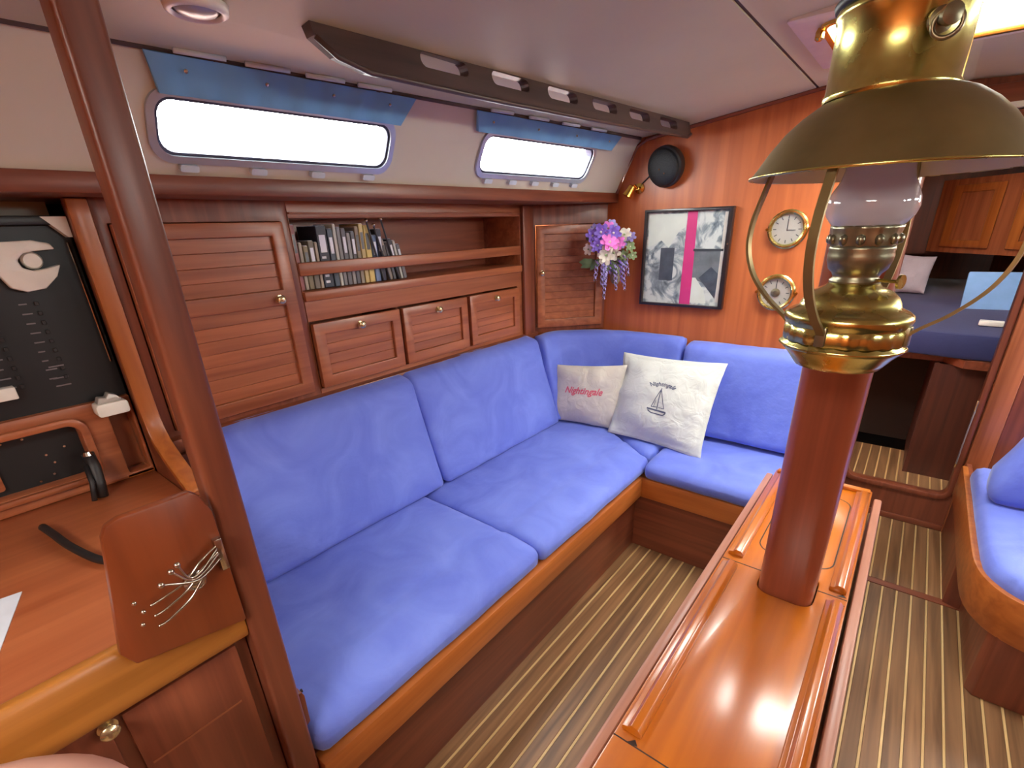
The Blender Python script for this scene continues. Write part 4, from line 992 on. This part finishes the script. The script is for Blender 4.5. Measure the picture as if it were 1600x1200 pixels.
# board with metal hooks
bd = thing('hook_board', 'upright mahogany board carrying metal hooks on the desk edge', 'board', (-.83, .13, .87))
MB().prism([(.047, .925), (.060, .895), (.219, .862), (.219, 1.09), (.207, 1.125), (.196, 1.136), (.105, 1.136), (.088, 1.130), (.080, 1.115)], YZ, -.8335, -.8175).build('board', 'board', bd, bevel=.003)
hr = thing('swing_hooks', 'fan of curved steel hooks with ball tips on the upright board', 'hooks', (-.81, .2, 1.0))
B(-.8172, -.805, .204, .216, .985, 1.045).build('bracket', 'steel', hr, bevel=.002)
for k, (e1, e2) in enumerate((((.140, 1.010), (.082, 1.012)), ((.145, .995), (.088, .992)), ((.150, .978), (.082, .972)))):
    MB().tube(catmull([(-.808, .208, 1.035-.012*k), (-.800, .178, 1.025-.013*k), (-.798, .150, e1[1]-.006), (-.797, .115, e2[1]-.016), (-.793, .098, e2[1]-.016)], 5), .0022, 6).build('hook_arm', 'steel', hr, smooth=True)
    MB().lathe([(.001, -.0035), (.003, -.002), (.0035, 0), (.003, .002), (.001, .0035)], (-.793, e2[0], e2[1]), n=10).build('ball_tip', 'steel', hr, smooth=True)
for k, (yy, zz) in enumerate(((.145, 1.042), (.135, 1.036), (.118, 1.022))):
    MB().tube(catmull([(-.806, .206, 1.030-.01*k), (-.795, .175, 1.012-.006*k), (-.792, .155, 1.01-.004*k), (-.790, yy, zz)], 5), .0018, 6).build('hook_arm', 'steel', hr, smooth=True)
    MB().lathe([(.001, -.005), (.004, -.003), (.005, 0), (.004, .003), (.001, .005)], (-.790, yy, zz), n=10).build('ball_tip', 'steel', hr, smooth=True)
MB().lathe([(.017, 0), (.017, .004), (.010, .008), (.004, .009)], (-.8172, .165, .988), (1, 0, 0), 20).build('rosette', 'steel', hr, smooth='auto')
MB().tube([(-.803, .165+.012*math.cos(a), .990+.012*math.sin(a)) for a in [2*PI*k/18 for k in range(18)]], .0018, 6, closed=True).build('rosette_ring', 'steel', hr, smooth=True)

# ================================================================ STARBOARD SETTEE (right edge)
rs = thing('starboard_settee', 'mahogany settee base with rounded lip at the right frame edge', 'settee', (.8, 2.1, 0))
B(.372, .392, 2.33, 2.93, 0, .40).build('side_panel', 'redz', rs, bevel=.003)
MB().prism([(.372, 2.33), (.425, 2.31), (.425, 1.86), (.445, 1.835), (1.2, 1.835), (1.2, 2.9), (.393, 2.9), (.393, 2.33)], XY, 0, .33).build('base_box', 'redz', rs, bevel=.004)
MB().prism([(.362, 2.90), (.362, 2.06), (.372, 1.98), (.395, 1.91), (.44, 1.855), (.52, 1.82), (.65, 1.80), (1.3, 1.80), (1.3, 2.9)], XY, .331, .345).build('seat_board', 'honx', rs)
lip = catmull([(.366, 2.88, 0), (.366, 2.5, 0), (.366, 2.10, 0), (.374, 1.98, 0), (.40, 1.905, 0), (.445, 1.85, 0), (.53, 1.815, 0), (.70, 1.80, 0), (1.25, 1.80, 0)], 5)
v = []; f = []
for i, q in enumerate(lip):
    tg = (lip[min(i+1, len(lip)-1)]-lip[max(i-1, 0)]).normalized(); nv = Vector((-tg.y, tg.x, 0))
    for (dd, z) in ((-.012, .25), (-.012, .405), (.010, .405), (.010, .25)): v.append(q+nv*dd+Vector((0, 0, z)))
for i in range(len(lip)-1):
    for k in range(4): f.append((i*4+k, i*4+(k+1) % 4, (i+1)*4+(k+1) % 4, (i+1)*4+k))
f += [(3, 2, 1, 0), tuple(len(v)-4+k for k in range(4))]
MB().add(v, f).build('lip_rail', 'honx', rs, bevel=.005)
t = thing('seat_cushion', 'blue seat cushion of the settee at the right frame edge', 'cushion', (.8, 2.2, .346), 'blue cushions of the right-hand settee')
def fnS(a, b, c):
    X = .83+a; Y = 2.30+b
    # round the near-left corner
    cx, cy, rr = .56, 2.0, .19
    dx, dy = X-cx, Y-cy
    if dx < 0 and dy < 0:
        mmax = max(abs(dx)/(.56-.378), abs(dy)/(2.0-1.82)); l = math.hypot(dx, dy)
        if l > 1e-6: X = cx+dx/l*mmax*.18; Y = cy+dy/l*mmax*.18
    return (X, Y, .405+c)
soft('cushion', (.452, .48, .056), (.03, .03, .04), fnS, t, 'blue', .03, (.003, .003, .01), .003, 23)
t = thing('back_cushion', 'blue upright cushion at the right frame edge by the doorway post', 'cushion', (.8, 2.5, .47), 'blue cushions of the right-hand settee')
def fnT(a, b, c):
    k = (c+.26)/.52; X = .80+a+(1-a/.4)*.5*(.13*(k-.12)) ; 
    X = .80+a
    if a < .2: X += .19*max(0, k-.22)*(.2-a)/.6
    if k < .22 and a < -.2: X += .04*(1-k/.22)*0
    return (X, 2.42+b+.05*k, .465+.5*k)
soft('cushion', (.41, .07, .26), (.04, .04, .05), fnT, t, 'blue', .03, (.004, .012, .004), .004, 29)

# ================================================================ FORWARD CABIN (seen through the doorway)
ff_ = B(-1.2, 1.2, 3.0, 3.75, .08, .10).build('floor_forward', 'under', **ST)
for k in range(14):
    a = -.30+k*.05
    B(a+.004, a+.046, 3.0, 3.7, .10, .115).build('plank', 'teak', ff_, bevel=.0008, seg=1); B(a-.0034, a+.0034, 3.0, 3.7, .10, .1145).build('holly_strip', 'holly', ff_)
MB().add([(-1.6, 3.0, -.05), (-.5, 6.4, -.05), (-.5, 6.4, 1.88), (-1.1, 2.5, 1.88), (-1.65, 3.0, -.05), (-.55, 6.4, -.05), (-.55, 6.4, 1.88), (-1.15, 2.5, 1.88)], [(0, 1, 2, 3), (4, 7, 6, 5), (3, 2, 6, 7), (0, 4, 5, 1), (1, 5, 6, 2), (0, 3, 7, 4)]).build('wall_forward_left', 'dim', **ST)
MB().add([(1.6, 3.0, -.05), (.5, 6.4, -.05), (.5, 6.4, 1.88), (1.3, 3.0, 1.88), (1.65, 3.0, -.05), (.55, 6.4, -.05), (.55, 6.4, 1.88), (1.35, 3, 1.88)], [(0, 3, 2, 1), (4, 5, 6, 7), (3, 7, 6, 2), (0, 1, 5, 4), (1, 2, 6, 5), (0, 4, 7, 3)]).build('wall_forward_right', 'redz', **ST)
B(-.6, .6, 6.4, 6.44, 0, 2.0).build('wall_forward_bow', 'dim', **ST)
MB().holed([(-1.1, 2.9), (1.2, 2.9), (.7, 6.45), (-.7, 6.45)], [rrect(.0, .2, 4.2, 4.4, .04)], XY, 1.86, 1.88).build('ceiling_forward', 'linerside', **ST)  # hole out of view, added to let sky light onto the berth
be = thing('bow_berth', 'bow berth with a navy mattress through the doorway', 'bed', (.3, 4.6, .1))
MB().prism([(-.22, 3.42), (.20, 3.42), (.28, 3.30), (1.3, 3.30), (.55, 6.2), (-.55, 6.2), (-1.0, 4.3)], XY, .76, .80).build('berth_board', 'redy', be)
MB().prism([(-.20, 3.40), (.24, 3.32), (1.25, 3.32), (.55, 6.2), (-.5, 6.2), (-.95, 4.3)], XY, .80, .93).build('mattress', 'navy', be, bevel=.02)
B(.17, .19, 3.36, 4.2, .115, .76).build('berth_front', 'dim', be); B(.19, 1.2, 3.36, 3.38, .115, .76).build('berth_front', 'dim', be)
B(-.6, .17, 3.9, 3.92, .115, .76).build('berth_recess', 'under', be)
p3, _ = pillow('pale patterned pillow on the navy berth in the forward cabin', (-.18, 4.9, .935), (.06, 4.9, .935), (.08, 5.05, 1.19), (-.16, 5.05, 1.21), .06, 'cotton3', 0, 9, 'pillows in the forward cabin')
t = MB().obox((.40, 4.35, 1.03), ((1, .15, 0), (0, .7, 1), (.1, -1, .7)), (.15, .13, .012)).build('blue_folder', 'lblue', bevel=.004, base=(.4, 4.35, .935)); t['label'] = 'light blue flat cushion leaning on the navy berth'; t['category'] = 'cushion'
t = MB().obox((.36, 3.62, .946), ((1, -.1, 0), (.1, 1, 0), (0, 0, 1)), (.05, .03, .012)).build('white_packet', 'white', bevel=.004, base=(.36, 3.62, .93)); t['label'] = 'small white packet on the navy berth by the door frame'; t['category'] = 'packet'
fcab = thing('bow_locker', 'orange-lit wooden locker with panelled doors above the berth', 'locker', (.45, 5.0, 1.2))
FX = lambda a, b, d: (.05+a, 5.2-a*1.2-d, b)
MB().prism([(-.05, 1.22), (.75, 1.22), (.75, 1.72), (-.05, 1.72)], FX, -.05, 0).build('locker_face', 'cabz', fcab)
for k in range(2):
    a = .02+k*.34
    MB().holed([(a, 1.26), (a+.26, 1.26), (a+.26, 1.68), (a, 1.68)], [[(a+.05, 1.31), (a+.21, 1.31), (a+.21, 1.63), (a+.05, 1.63)]], FX, 0, .02).build('locker_door', 'honz', fcab, bevel=.004)
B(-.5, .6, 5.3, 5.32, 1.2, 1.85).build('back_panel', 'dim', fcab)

# ================================================================ SITTER'S KNEE (bottom left edge)
kn = thing('person', 'bare knee of a seated person just entering the bottom left corner', 'person', (-.60, -.16, 0))
ks = [((-.58, -.72, .78), .095), ((-.66, -.42, .815), .088), ((-.725, -.18, .843), .082), ((-.69, -.085, .845), .074), ((-.64, -.045, .80), .062), ((-.60, -.02, .70), .056), ((-.59, -.04, .55), .058), ((-.59, -.05, .38), .046), ((-.59, -.05, .22), .036), ((-.59, -.03, .16), .037), ((-.57, .04, .135), .028), ((-.56, .09, .125), .02)]
pth = catmull([Vector(p) for p, r in ks], 6); rad = []
for i in range(len(ks)-1):
    for k in range(6): rad.append(ks[i][1]+(ks[i+1][1]-ks[i][1])*k/6)
rad.append(ks[-1][1])
MB().tube(pth, rad, 24).build('leg', 'skin', kn, smooth=True)
MB().tube(pth[:8], [r*1.12 for r in rad[:8]], 24).build('shorts', 'shorts', kn, smooth=True)
